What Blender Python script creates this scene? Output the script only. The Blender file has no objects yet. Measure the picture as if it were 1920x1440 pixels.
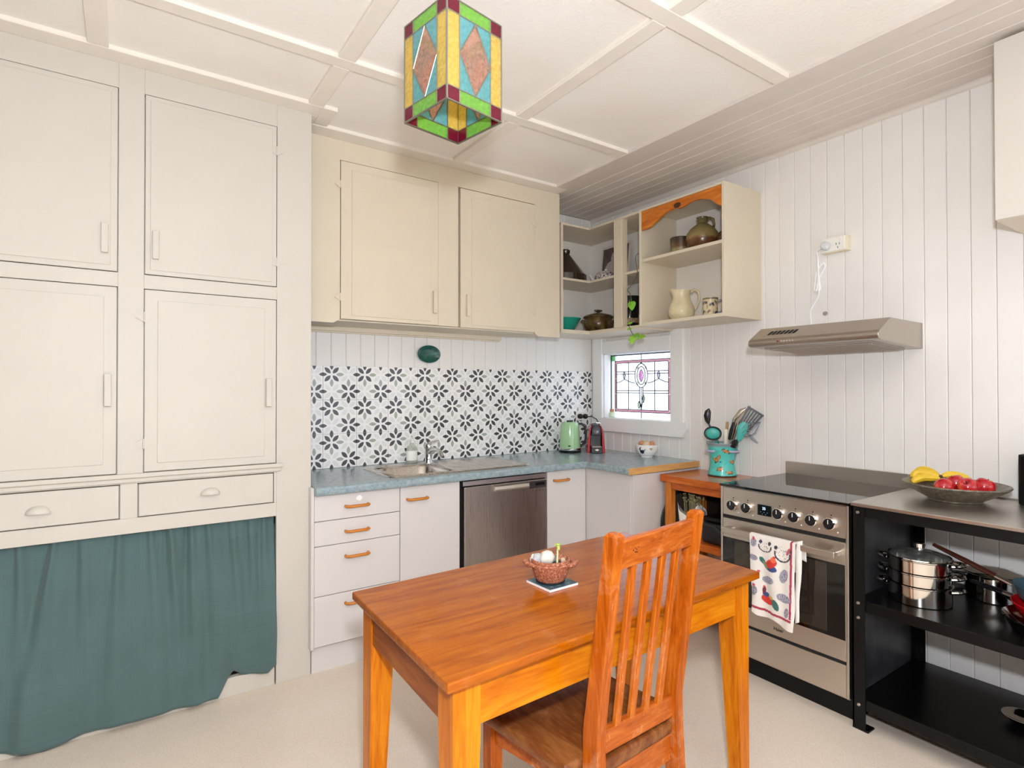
import bpy, bmesh, math, random
from mathutils import Vector, Matrix, noise
random.seed(7)
SC = bpy.context.scene
COL = SC.collection
PI = math.pi

# ------------------------------------------------------------------ camera, world, lights, exposure
CAM_F, YAW, PITCH, ROLL, CAM_H = 1058.14, math.radians(55.62), math.radians(0.481), math.radians(-0.054), 1.365
d_ = Vector((math.cos(YAW)*math.cos(PITCH), math.sin(YAW)*math.cos(PITCH), math.sin(PITCH)))
r_ = Vector((math.sin(YAW), -math.cos(YAW), 0)); u_ = r_.cross(d_)
rr = r_*math.cos(ROLL)+u_*math.sin(ROLL); uu = -r_*math.sin(ROLL)+u_*math.cos(ROLL)
cam = bpy.data.cameras.new('camera'); cam.sensor_width = 36; cam.sensor_fit = 'HORIZONTAL'
cam.lens = CAM_F*36/1920; cam.clip_start = .02
co = bpy.data.objects.new('camera', cam); COL.objects.link(co)
co.matrix_world = Matrix(((rr.x, uu.x, -d_.x, 0), (rr.y, uu.y, -d_.y, 0), (rr.z, uu.z, -d_.z, CAM_H), (0, 0, 0, 1)))
SC.camera = co

w = bpy.data.worlds.new('sky'); SC.world = w; w.use_nodes = True
bg = w.node_tree.nodes['Background']; bg.inputs[0].default_value = (.86, .96, 1.13, 1); bg.inputs[1].default_value = 3.7

def area(name, loc, rot, sx, sy, power, color):
    l = bpy.data.lights.new(name, 'AREA'); l.shape = 'RECTANGLE'; l.size = sx; l.size_y = sy
    l.energy = power; l.color = color
    o = bpy.data.objects.new(name, l); COL.objects.link(o); o.location = loc; o.rotation_euler = rot
    return o
# the sky's daylight enters through three window openings (the right rear one is added); portals only guide the sampling of that sky light
def portal(loc, rot, sx, sy):
    o = area('window_portal', loc, rot, sx, sy, 1, (1, 1, 1)); o.data.cycles.is_portal = True
portal((2.05, -2.53, 1.26), (math.radians(90), 0, 0), 1.7, 1.68)
portal((3.20, -1.15, 1.5), (math.radians(90), 0, math.radians(90)), 1.3, 1.3)
portal((3.19, 2.87, 1.384), (math.radians(90), 0, math.radians(90)), .66, .49)
# the photographer's flash just above the lens
fl = bpy.data.lights.new('camera_flash', 'POINT'); fl.energy = 200; fl.shadow_soft_size = .05; fl.color = (.96, 1, 1.05)
fo = bpy.data.objects.new('camera_flash', fl); COL.objects.link(fo); fo.location = (.03, -.05, 1.63)

bl = bpy.data.lights.new('bounce_fill', 'SPOT'); bl.energy = 170; bl.spot_size = math.radians(110); bl.spot_blend = .6; bl.shadow_soft_size = .08; bl.color = (1, .97, .90)
bo = bpy.data.objects.new('bounce_fill', bl); COL.objects.link(bo); bo.location = (.03, -.05, 1.66); bo.rotation_euler = (math.radians(152), 0, math.radians(222))  # added fill light, aimed up at the ceiling to soften the room
SC.cycles.diffuse_bounces = 8; SC.cycles.max_bounces = 14; SC.cycles.transparent_max_bounces = 16

vs = SC.view_settings
SC.display_settings.display_device = 'sRGB'
vs.view_transform = 'Standard'; vs.look = 'None'; vs.gamma = 1; vs.use_curve_mapping = False
vs.exposure = -0.36

# ------------------------------------------------------------------ helpers
def lin(h):
    if isinstance(h, str):
        h = h.lstrip('#'); c = [int(h[i:i+2], 16)/255 for i in (0, 2, 4)]
    else:
        c = h
    return tuple(x/12.92 if x <= .04045 else ((x+.055)/1.055)**2.4 for x in c)+(1,)

class G:
    """collects shapes (world coordinates) into one bmesh"""
    def __init__(s): s.bm = bmesh.new()
    def box(s, a, b, bev=.0, seg=1):
        x0, x1 = sorted((a[0], b[0])); y0, y1 = sorted((a[1], b[1])); z0, z1 = sorted((a[2], b[2]))
        return s.hexa([(x0, y0, z0), (x1, y0, z0), (x1, y1, z0), (x0, y1, z0), (x0, y0, z1), (x1, y0, z1), (x1, y1, z1), (x0, y1, z1)], bev, seg)
    def hexa(s, p, bev=0, seg=1):
        v = [s.bm.verts.new(q) for q in p]
        fs = [s.bm.faces.new([v[i] for i in f]) for f in ((3, 2, 1, 0), (4, 5, 6, 7), (0, 1, 5, 4), (1, 2, 6, 5), (2, 3, 7, 6), (3, 0, 4, 7))]
        if bev:
            es = list({e for f in fs for e in f.edges})
            bmesh.ops.bevel(s.bm, geom=es, offset=bev, segments=seg, profile=.5, affect='EDGES')
        return s
    def prism(s, pts, vec, bev=0, seg=1):
        vec = Vector(vec); n = len(pts)
        a = [s.bm.verts.new(p) for p in pts]; b = [s.bm.verts.new(Vector(p)+vec) for p in pts]
        fs = [s.bm.faces.new(a[::-1]), s.bm.faces.new(b)]
        for i in range(n): fs.append(s.bm.faces.new((a[i], a[(i+1) % n], b[(i+1) % n], b[i])))
        bmesh.ops.recalc_face_normals(s.bm, faces=fs)
        if bev:
            es = list({e for f in fs for e in f.edges})
            bmesh.ops.bevel(s.bm, geom=es, offset=bev, segments=seg, profile=.5, affect='EDGES')
        return s
    def loft(s, rings, closed=True, caps=True):
        R = [[s.bm.verts.new(p) for p in r] for r in rings]; n = len(R[0]); fs = []
        for a, b in zip(R, R[1:]):
            for i in range(n if closed else n-1):
                j = (i+1) % n; fs.append(s.bm.faces.new((a[i], a[j], b[j], b[i])))
        if caps and closed:
            fs.append(s.bm.faces.new(R[0][::-1])); fs.append(s.bm.faces.new(R[-1]))
        bmesh.ops.recalc_face_normals(s.bm, faces=fs)
        return s
    def lathe(s, prof, c=(0, 0, 0), seg=32, ax='z', sq=(1, 1)):
        """profile of (radius, height); runs closed where the radius is 0"""
        def P(r, h, t):
            x, y = r*math.cos(t)*sq[0], r*math.sin(t)*sq[1]
            q = {'z': (x, y, h), 'x': (h, x, y), 'y': (x, h, y)}[ax]
            return (c[0]+q[0], c[1]+q[1], c[2]+q[2])
        prev = None; fs = []
        for r, h in prof:
            ring = [s.bm.verts.new(P(0, h, 0))] if r < 1e-6 else [s.bm.verts.new(P(r, h, 2*PI*i/seg)) for i in range(seg)]
            if prev:
                for i in range(seg):
                    j = (i+1) % seg
                    if len(prev) == 1 and len(ring) == 1: continue
                    if len(prev) == 1: fs.append(s.bm.faces.new((prev[0], ring[j], ring[i])))
                    elif len(ring) == 1: fs.append(s.bm.faces.new((prev[i], prev[j], ring[0])))
                    else: fs.append(s.bm.faces.new((prev[i], prev[j], ring[j], ring[i])))
            prev = ring
        bmesh.ops.recalc_face_normals(s.bm, faces=fs)
        return s
    def tube(s, pts, r, seg=8, flat=1.0, up=None):
        pts = [Vector(p) for p in pts]; n = len(pts); rad = r if isinstance(r, (list, tuple)) else [r]*n
        rings = []; N = None
        for i, p in enumerate(pts):
            t = (pts[min(i+1, n-1)]-pts[max(i-1, 0)]).normalized()
            if N is None:
                N = Vector(up) if up else (Vector((0, 0, 1)) if abs(t.z) < .9 else Vector((1, 0, 0)))
            N = (N-t*N.dot(t)).normalized(); B = t.cross(N)
            rings.append([p+(N*math.cos(2*PI*k/seg)*flat+B*math.sin(2*PI*k/seg))*rad[i] for k in range(seg)])
        return s.loft(rings)
    def ell(s, c, r, seg=16, rings=10, rot=None):
        r = (r, r, r) if isinstance(r, (int, float)) else r
        m = Matrix.Translation(c) @ (rot.to_4x4() if rot else Matrix.Identity(4)) @ Matrix.Diagonal((*r, 1))
        bmesh.ops.create_uvsphere(s.bm, u_segments=seg, v_segments=rings, radius=1, matrix=m)
        return s
    def grid(s, f, nu, nv):
        V = [[s.bm.verts.new(f(i/nu, j/nv)) for i in range(nu+1)] for j in range(nv+1)]
        for j in range(nv):
            for i in range(nu): s.bm.faces.new((V[j][i], V[j][i+1], V[j+1][i+1], V[j+1][i]))
        return s

WORLD = {}
def obj(name, g, m, parent=None, smooth=False, label=None, kind=None, thick=0, paint=None):
    bm = g.bm
    vs_ = bm.verts
    lo = Vector([min(v.co[i] for v in vs_) for i in range(3)]); hi = Vector([max(v.co[i] for v in vs_) for i in range(3)])
    c = (lo+hi)/2
    if not parent: c.z = lo.z
    cols = [paint(v.co.copy()) for v in vs_] if paint else None
    for v in vs_: v.co -= c
    if smooth:
        for f in bm.faces: f.smooth = True
        for e in bm.edges:
            if len(e.link_faces) == 2 and e.calc_face_angle(0) > .7: e.smooth = False
    me = bpy.data.meshes.new(name); bm.to_mesh(me); bm.free()
    if cols:
        at = me.color_attributes.new('print', 'FLOAT_COLOR', 'POINT')
        for i, k in enumerate(cols): at.data[i].color = lin(k)
    me.materials.append(m)
    o = bpy.data.objects.new(name, me); COL.objects.link(o)
    WORLD[o] = c
    if parent:
        o.parent = parent; o.location = c-WORLD[parent]
    else: o.location = c
    if thick:
        md = o.modifiers.new('thickness', 'SOLIDIFY'); md.thickness = thick; md.offset = 0
    if label: o['label'] = label
    if kind: o['kind'] = kind
    return o
def inst(src, name, loc, parent, m=None):
    o = src.copy(); COL.objects.link(o); o.name = name; o.parent = parent
    WORLD[o] = Vector(loc); o.location = Vector(loc)-(WORLD[parent] if parent else Vector())
    return o
def thing(name, label, cat, loc, group=None):
    o = bpy.data.objects.new(name, None); COL.objects.link(o); o.location = loc; WORLD[o] = Vector(loc)
    o.empty_display_size = .05; o['label'] = label; o['category'] = cat
    if group: o['group'] = group
    return o
def tag(o, label, cat, group=None):
    o['label'] = label; o['category'] = cat
    if group: o['group'] = group
    return o
def struct(name, g, m, label=None):
    return obj(name, g, m, None, kind='structure', label=label)
def text(body, size, origin, xdir, ydir, m, name, parent, depth=.0006):
    cu = bpy.data.curves.new('lettering', 'FONT'); cu.body = body; cu.size = size; cu.extrude = depth; cu.align_x = 'CENTER'; cu.align_y = 'CENTER'
    t = bpy.data.objects.new('lettering', cu); COL.objects.link(t)
    dg = bpy.context.evaluated_depsgraph_get()
    me = bpy.data.meshes.new_from_object(t.evaluated_get(dg)); bpy.data.objects.remove(t)
    x = Vector(xdir).normalized(); y = Vector(ydir).normalized(); z = x.cross(y)
    me.transform(Matrix((x, y, z)).transposed().to_4x4())
    me.materials.clear(); me.materials.append(m)
    o = bpy.data.objects.new(name, me); COL.objects.link(o); o.parent = parent
    WORLD[o] = Vector(origin); o.location = Vector(origin)-WORLD[parent]
    return o

# ------------------------------------------------------------------ materials
class NT:
    def __init__(s, name):
        s.m = bpy.data.materials.new(name); s.m.use_nodes = True; s.t = s.m.node_tree
        s.b = s.t.nodes['Principled BSDF']; s.out = s.t.nodes['Material Output']
    def n(s, typ, **k):
        nd = s.t.nodes.new(typ)
        for a, v in k.items(): setattr(nd, a, v)
        return nd
    def l(s, a, b): s.t.links.new(a, b)
    def coord(s, scale=(1, 1, 1), kind='Object'):
        tc = s.n('ShaderNodeTexCoord'); mp = s.n('ShaderNodeMapping'); mp.inputs['Scale'].default_value = scale
        s.l(tc.outputs[kind], mp.inputs[0]); return mp.outputs[0]
    def noise(s, v, scale, detail=3, rough=.5, dist=0):
        nd = s.n('ShaderNodeTexNoise'); nd.inputs['Scale'].default_value = scale; nd.inputs['Detail'].default_value = detail
        nd.inputs['Roughness'].default_value = rough; nd.inputs['Distortion'].default_value = dist
        s.l(v, nd.inputs['Vector']); return nd.outputs['Fac']
    def ramp(s, f, stops):
        r = s.n('ShaderNodeValToRGB'); e = r.color_ramp.elements
        while len(e) < len(stops): e.new(.5)
        for k, (p, c) in enumerate(stops): e[k].position = p; e[k].color = lin(c)
        s.l(f, r.inputs[0]); return r.outputs[0]
    def bump(s, f, strength=.1, dist=.002):
        b = s.n('ShaderNodeBump'); b.inputs['Strength'].default_value = strength; b.inputs['Distance'].default_value = dist
        s.l(f, b.inputs['Height']); s.l(b.outputs[0], s.b.inputs['Normal'])
    def math(s, op, a, b=None, c=None):
        nd = s.n('ShaderNodeMath', operation=op)
        for i, v in enumerate((a, b, c)):
            if v is None: continue
            if isinstance(v, (int, float)): nd.inputs[i].default_value = v
            else: s.l(v, nd.inputs[i])
        return nd.outputs[0]
    def mix(s, f, a, b):
        nd = s.n('ShaderNodeMix', data_type='RGBA')
        for i, v in ((0, f), (6, a), (7, b)):
            if isinstance(v, (int, float)): nd.inputs[i].default_value = v
            elif isinstance(v, (str, tuple)): nd.inputs[i].default_value = lin(v)
            else: s.l(v, nd.inputs[i])
        return nd.outputs[2]

def plain(name, c, rough=.5, metal=0, spec=.5, coat=0, vary=0, scale=30, bump=0, bscale=200):
    t = NT(name); b = t.b
    b.inputs['Base Color'].default_value = lin(c); b.inputs['Roughness'].default_value = rough; b.inputs['Metallic'].default_value = metal
    b.inputs['Specular IOR Level'].default_value = spec
    if coat: b.inputs['Coat Weight'].default_value = coat; b.inputs['Coat Roughness'].default_value = .08
    if vary:
        L = lin(c); f = t.noise(t.coord(), scale, 4)
        def sc(k): return tuple(min(1, (x*k if x*k <= .0031308 else x*k)) for x in L[:3])+(1,)
        r = t.n('ShaderNodeValToRGB'); r.color_ramp.elements[0].color = sc(1-vary); r.color_ramp.elements[1].color = sc(1+vary)
        r.color_ramp.elements[0].position = .3; r.color_ramp.elements[1].position = .7
        t.l(f, r.inputs[0]); t.l(r.outputs[0], b.inputs['Base Color'])
    if bump: t.bump(t.noise(t.coord(), bscale, 2), bump, .001)
    return t.m

def wood(name, cols, scale, rough=.3, coat=.3, streak=1.0, wear=0):
    """grain runs along the axis with the small scale value"""
    t = NT(name); v = t.coord(scale)
    a = t.noise(v, 3.0, 5, .6, 1.2); b = t.noise(v, 14, 4, .6, .4)
    f = t.math('ADD', t.math('MULTIPLY', a, .72), t.math('MULTIPLY', b, .28*streak))
    base = t.ramp(f, [(.30, cols[0]), (.48, cols[1]), (.66, cols[2])])
    if wear:      # scuffs and thin scratches through the varnish
        o = t.coord(); k1 = t.noise(o, 9, 4, .7, .3); k2 = t.noise(t.coord((60, 60, 9)), 1.3, 4, .7)
        mr = t.n('ShaderNodeMapRange'); mr.inputs[1].default_value = .56; mr.inputs[2].default_value = .74; t.l(k1, mr.inputs[0])
        m2 = t.n('ShaderNodeMapRange'); m2.inputs[1].default_value = .66; m2.inputs[2].default_value = .72; t.l(k2, m2.inputs[0])
        wv = t.math('MULTIPLY', t.math('MAXIMUM', t.math('MULTIPLY', mr.outputs[0], .6), t.math('MULTIPLY', m2.outputs[0], .8)), wear)
        base = t.mix(wv, base, '#d8a47c')
    t.l(base, t.b.inputs['Base Color'])
    t.b.inputs['Roughness'].default_value = rough; t.b.inputs['Specular IOR Level'].default_value = .15
    t.b.inputs['Coat Weight'].default_value = coat; t.b.inputs['Coat Roughness'].default_value = .16
    t.bump(b, .05, .001)
    return t.m

def brushed(name, c, rough, scale, metal=1):
    t = NT(name); b = t.b; f = t.noise(t.coord(scale), 1, 3, .7)
    b.inputs['Base Color'].default_value = lin(c); b.inputs['Metallic'].default_value = metal
    mr = t.n('ShaderNodeMapRange'); mr.inputs[3].default_value = rough-.06; mr.inputs[4].default_value = rough+.1
    t.l(f, mr.inputs[0]); t.l(mr.outputs[0], b.inputs['Roughness']); t.bump(f, .06, .0005)
    return t.m

def glass(name, c, trans=.7, rough=.05, diff=None):
    """sheet glass: lets light straight through, tinted, with a gloss and (for art glass) some milky scatter"""
    t = NT(name); t.t.nodes.remove(t.b)
    tr = t.n('ShaderNodeBsdfTransparent'); tr.inputs[0].default_value = lin(c)
    last = tr.outputs[0]
    if diff:
        v = t.coord((1, 1, 1)); f = t.noise(v, 90, 3, .6)
        df = t.n('ShaderNodeBsdfTranslucent'); df.inputs[0].default_value = lin(diff)
        d2 = t.n('ShaderNodeBsdfDiffuse'); d2.inputs[0].default_value = lin(diff)
        m0 = t.n('ShaderNodeMixShader'); m0.inputs[0].default_value = .6; t.l(df.outputs[0], m0.inputs[1]); t.l(d2.outputs[0], m0.inputs[2])
        m1 = t.n('ShaderNodeMixShader'); mr = t.n('ShaderNodeMapRange'); mr.inputs[1].default_value = .3; mr.inputs[2].default_value = .7
        mr.inputs[3].default_value = 1-trans-.12; mr.inputs[4].default_value = 1-trans+.12
        t.l(f, mr.inputs[0]); t.l(mr.outputs[0], m1.inputs[0]); t.l(last, m1.inputs[1]); t.l(m0.outputs[0], m1.inputs[2]); last = m1.outputs[0]
    gl = t.n('ShaderNodeBsdfGlossy'); gl.inputs['Roughness'].default_value = rough
    lw_ = t.n('ShaderNodeLayerWeight'); lw_.inputs[0].default_value = .5      # Schlick reflectance from the facing angle
    fr = t.math('ADD', t.math('MULTIPLY', t.math('POWER', lw_.outputs['Facing'], 5), .96), .04)
    m2 = t.n('ShaderNodeMixShader'); t.l(fr, m2.inputs[0]); t.l(last, m2.inputs[1]); t.l(gl.outputs[0], m2.inputs[2])
    t.l(m2.outputs[0], t.out.inputs[0])
    return t.m

def printed(name, rough=.6, coat=0, bump=0):
    t = NT(name); at = t.n('ShaderNodeVertexColor'); at.layer_name = 'print'
    t.l(at.outputs[0], t.b.inputs['Base Color']); t.b.inputs['Roughness'].default_value = rough
    if coat: t.b.inputs['Coat Weight'].default_value = coat
    if bump: t.bump(t.noise(t.coord(), 900, 2), bump, .0006)
    return t.m

def emit(name, c, s):
    t = NT(name); t.b.inputs['Base Color'].default_value = lin('#101010'); t.b.inputs['Emission Color'].default_value = lin(c); t.b.inputs['Emission Strength'].default_value = s
    return t.m

M = {}
M['cup'] = plain('cupboard_paint', '#cbc6bd', .48, spec=.25, vary=.018, scale=4, bump=.05, bscale=60)
M['cup_u'] = plain('wall_cupboard_paint', '#dacfba', .45, spec=.3, vary=.02, scale=5, bump=.05, bscale=60)
M['wall'] = plain('wall_board_paint', '#e9e7e4', .45, vary=.025, scale=3, bump=.06, bscale=40)
M['wallgap'] = plain('wall_backing', '#b5aa9a', .8)
M['trim'] = plain('white_gloss_trim', '#efefef', .3)
M['soffit'] = plain('ceiling_board_paint', '#d8d1ca', .5, vary=.03, scale=4)
M['panel'] = None
t = NT('textured_ceiling_board'); f1 = t.noise(t.coord(), 75, 4, .65); f2 = t.noise(t.coord(), 2.2, 2)
t.l(t.ramp(f2, [(.3, '#f1ece5'), (.7, '#f5f2ee')]), t.b.inputs['Base Color']); t.b.inputs['Roughness'].default_value = .85; t.bump(f1, .55, .004); M['panel'] = t.m
M['batten'] = plain('batten_paint', '#ece6dc', .45, vary=.02, scale=6)
t = NT('speckled_floor'); v = t.coord()
f1 = t.noise(v, 260, 3, .7); f2 = t.noise(v, 2.5, 3, .6); f3 = t.noise(v, 900, 1)
c1 = t.ramp(f1, [(.34, '#bfae9b'), (.5, '#e3d6c8'), (.66, '#efe6db')]); c2 = t.ramp(f2, [(.3, '#decfbe'), (.7, '#e9ded0')])
t.l(t.mix(.5, c1, c2), t.b.inputs['Base Color']); t.b.inputs['Roughness'].default_value = .42; t.bump(f3, .08, .001); M['floor'] = t.m
t = NT('mottled_green_laminate'); v = t.coord(); f1 = t.noise(v, 38, 6, .68, .6); f2 = t.noise(v, 210, 2)
c1 = t.ramp(f1, [(.32, '#768a92'), (.5, '#95a8b0'), (.68, '#b0bfc4')]); c2 = t.ramp(f2, [(.38, '#62767e'), (.6, '#a4b5b9')])
t.l(t.mix(.28, c1, c2), t.b.inputs['Base Color']); t.b.inputs['Roughness'].default_value = .2; M['worktop'] = t.m
M['lam'] = plain('white_laminate', '#d6d2d0', .3, vary=.01, scale=5)
M['dark'] = plain('dark_gap', '#141210', .8)
M['steel'] = brushed('brushed_steel', '#cdc7bf', .3, (3, 3, 300))
M['steel_h'] = brushed('brushed_steel_fine', '#d6cec4', .32, (300, 8, 8))
M['steel_v'] = brushed('dishwasher_steel', '#bdb6b2', .27, (260, 260, 3))
M['hoodm'] = brushed('hood_steel', '#b4aba1', .3, (220, 4, 220))
M['sinkm'] = brushed('sink_steel', '#d2cbc3', .26, (200, 6, 200))
M['chrome'] = plain('chrome', '#d8d8d8', .07, 1)
M['polish'] = plain('polished_steel', '#cfc9c1', .1, 1)
M['black'] = plain('black_paint', '#0b0a0a', .42, spec=.25)
M['blackm'] = plain('black_shelf_board', '#080707', .28, spec=.25)
M['blackp'] = plain('black_plastic', '#17171a', .3)
M['blackg'] = plain('black_glass', '#060607', .04, spec=.6)
M['handle'] = wood('handle_wood', ('#a0561a', '#c07428', '#d48a3a'), (2, 20, 20), .3, .5)
WT = ('#8c430c', '#b9661a', '#d68a30')
M['tabletop'] = wood('tabletop_wood', ('#7c3a00', '#9a4e00', '#ae6000'), (.9, 9, 9), .25, .3, wear=.16)
M['table_x'] = wood('table_wood_lengthwise', ('#9c4c00', '#bd6a02', '#d08414'), (1, 9, 9), .34, .12)
M['table_y'] = wood('table_wood_crosswise_shaded', ('#6a2e04', '#8a430a', '#a05a10'), (9, 1, 9), .34, .12)  # same timber as the legs, darkened: shade of the end aprons in the colour
M['table_z'] = wood('table_wood_upright', ('#a04e02', '#c26a04', '#d68814'), (12, 12, .9), .34, .12)
M['chair_z'] = wood('chair_wood_upright', ('#7c3404', '#a34e0c', '#bb681c'), (14, 14, 1.1), .34, .12, wear=.7)
M['chair_x'] = wood('chair_wood_rail', ('#80380a', '#a35016', '#bb6a2a'), (1.2, 14, 14), .34, .12, wear=1.0)
M['seat'] = wood('chair_seat_wood', ('#4e260e', '#6e3c1a', '#8f5c30'), (6, 1.2, 6), .4, .25, wear=.35)
M['side_x'] = wood('side_table_wood', ('#963f12', '#b85a1c', '#cc7430'), (10, 1.2, 10), .25, .5)
M['side_z'] = wood('side_table_leg_wood', ('#a85a1a', '#c47428', '#d48838'), (12, 12, 1), .3, .4)
M['edge'] = wood('worktop_edge_wood', ('#bf8a4e', '#d4a263', '#e2b67c'), (1, 14, 14), .4, .2)
M['pelmet'] = wood('pelmet_wood', ('#a04d10', '#c26c1e', '#d98a34'), (9, 1.3, 9), .3, .4)
t = NT('green_linen'); v = t.coord(); fa = t.noise(t.coord((1, 1, 900)), 1, 2); fb = t.noise(t.coord((900, 1, 1)), 1, 2); f2 = t.noise(v, 5, 3)
c = t.ramp(f2, [(.3, '#486060'), (.7, '#506a6c')]); c2 = t.ramp(t.math('ADD', t.math('MULTIPLY', fa, .5), t.math('MULTIPLY', fb, .5)), [(.3, '#405857'), (.7, '#5f7a7c')])
t.l(t.mix(.4, c, c2), t.b.inputs['Base Color']); t.b.inputs['Roughness'].default_value = .9; t.b.inputs['Sheen Weight'].default_value = .2; t.bump(fa, .1, .0005); M['curtain'] = t.m
M['rcab'] = plain('overhead_door_paint', '#d2cdc6', .35)
M['white'] = plain('white_ceramic', '#f0eeea', .15, coat=.3)
M['whitep'] = plain('white_plastic', '#eeece6', .35)
M['creamp'] = plain('cream_plastic', '#e8dfc6', .4)
M['lead'] = plain('lead_came', '#4a4a48', .5, .6)

# printed wall tile: two eight-petal flowers per tile, drawn by maths on the tile's own coordinates
def tile_material():
    t = NT('printed_wall_tile'); tc = t.n('ShaderNodeTexCoord'); sp = t.n('ShaderNodeSeparateXYZ'); t.l(tc.outputs['Object'], sp.inputs[0])
    px = t.math('ADD', t.math('DIVIDE', sp.outputs[0], .2), .5); py = t.math('ADD', t.math('DIVIDE', sp.outputs[2], .2), .5)
    X = t.math('MULTIPLY', px, 2); Y = t.math('MULTIPLY', py, 2)
    cx = t.math('SUBTRACT', t.math('FRACT', X), .5); cy = t.math('SUBTRACT', t.math('FRACT', Y), .5)
    a = t.math('ABSOLUTE', cx); b = t.math('ABSOLUTE', cy)
    def vesica(al, pe, L=.245, W=.115):
        R = (L*L+W*W)/(2*W); k = R-W
        q = t.math('ADD', t.math('ABSOLUTE', pe), k)
        d = t.math('ADD', t.math('MULTIPLY', q, q), t.math('MULTIPLY', al, al))
        return t.math('LESS_THAN', d, R*R)
    al = t.math('SUBTRACT', t.math('MULTIPLY', t.math('ADD', a, b), .70711), .335); pe = t.math('MULTIPLY', t.math('SUBTRACT', a, b), .70711)
    diag = vesica(al, pe)
    hx = vesica(t.math('SUBTRACT', .5, a), b, .23, .105); vy = vesica(t.math('SUBTRACT', .5, b), a, .23, .105)
    fi = t.math('ADD', t.math('FLOOR', X), t.math('FLOOR', Y))
    dark = t.math('COMPARE', fi, 1.0, .1)
    col = t.mix(t.math('MULTIPLY', diag, 1.0), '#f1f1f0', t.mix(dark, '#e2e2e1', '#4d4d51'))
    hd = t.math('GREATER_THAN', t.math('ABSOLUTE', t.math('SUBTRACT', px, .5)), .25); vd = t.math('GREATER_THAN', t.math('ABSOLUTE', t.math('SUBTRACT', py, .5)), .25)
    col = t.mix(hx, col, t.mix(hd, '#a3aaa0', '#4d4d51')); col = t.mix(vy, col, t.mix(vd, '#a3aaa0', '#4d4d51'))
    t.l(col, t.b.inputs['Base Color']); t.b.inputs['Roughness'].default_value = .16
    return t.m
M['tile'] = tile_material()
M['grout'] = plain('grout', '#d3d2cf', .8)

# ------------------------------------------------------------------ room shell
XR, YB, ZC = 3.05, 3.34, 2.70
XL, YF = -1.7, -2.4
floor = struct('floor', G().box((XL-.1, YF-.1, -.08), (XR+.3, YB+.2, 0)), M['floor'])

def wall_with_hole(axis, pos, thick, u0, u1, z1, hole):
    """flat wall in the plane axis = pos with one rectangular hole (u0h, u1h, z0h, z1h)"""
    g = G(); a, b, c, d = hole
    for (p0, p1, q0, q1) in ((u0, a, 0, z1), (b, u1, 0, z1), (a, b, 0, c), (a, b, d, z1)):
        if axis == 'x': g.box((pos, p0, q0), (pos+thick, p1, q1))
        else: g.box((p0, pos, q0), (p1, pos+thick, q1))
    return g
WY0, WY1, WZ0, WZ1 = 2.538, 3.199, 1.138, 1.630        # stained window opening in the right wall
g_ = wall_with_hole('x', XR+.012, .12, .2, YB+.16, 2.76, (WY0, WY1, WZ0, WZ1)); g2_ = wall_with_hole('x', XR+.012, .12, YF, .2, 2.76, (-1.8, -.5, .85, 2.15))
me_ = bpy.data.meshes.new('tmp'); g2_.bm.to_mesh(me_); g_.bm.from_mesh(me_); bpy.data.meshes.remove(me_)
wall_r = struct('wall_right', g_, M['wallgap'])
wall_b = struct('wall_back', G().box((XL, YB+.012, 0), (XR+.012, YB+.16, 2.76)), M['wallgap'])
wall_f = struct('wall_front', wall_with_hole('y', YF-.12, .12, XL, XR+.3, 2.76, (1.2, 2.9, .42, 2.1)), M['wall'])
wall_l = struct('wall_left', G().box((XL-.12, YF, 0), (XL, YB+.16, 2.76)), plain('left_wall_dark', '#4d4238', .6))  # unseen wall, coloured dark to cut light bounced from the left

def msrc(name, g, m):
    """an unlinked source object whose mesh is centred on its origin"""
    me = bpy.data.meshes.new(name); g.bm.to_mesh(me); g.bm.free(); me.materials.append(m)
    return bpy.data.objects.new(name, me)
def board_src(name, size, m):
    return msrc(name, G().box((-size[0]/2, -size[1]/2, -size[2]/2), (size[0]/2, size[1]/2, size[2]/2), .003, 1), m)
# tongue-and-groove boards of the right wall
PB = .0877; y = .725-PB*12; boards = []
full = board_src('wall_board', (.012, PB-.0012, 2.70), M['wall'])
while y < YB-.005:
    w_ = min(PB, YB-y); yc = y+w_/2
    if w_ < PB-.01:
        obj('wall_board', G().box((XR, y, 0), (XR+.012, y+w_, 2.7), .002), M['wall'], wall_r)
    elif y+w_ > WY0 and y < WY1:
        for (z0, z1) in ((0, WZ0), (WZ1, 2.70)):
            lo, hi = y+.0006, y+w_-.0006
            obj('wall_board', G().box((XR, lo, z0), (XR+.012, hi, z1), .003), M['wall'], wall_r)
            # slivers beside the opening are covered by the window casing
    else:
        inst(full, 'wall_board', (XR+.006, yc, 1.35), wall_r)
    y += PB
obj('wall_sheet', wall_with_hole('x', XR, .012, YF, .725-PB*12, 2.7, (-1.8, -.5, .85, 2.15)), M['wall'], wall_r)
# boards of the back wall
PX = .0887; x = .908-PX*3; fullb = board_src('wall_board', (PX-.0012, .012, 2.70), M['wall'])
while x < XR-.003:
    w_ = min(PX, XR-x)
    if w_ < PX-.005: obj('wall_board', G().box((x, YB, 0), (x+w_, YB+.012, 2.7), .002), M['wall'], wall_b)
    else: inst(fullb, 'wall_board', (x+w_/2, YB+.006, 1.35), wall_b)
    x += PX
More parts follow.
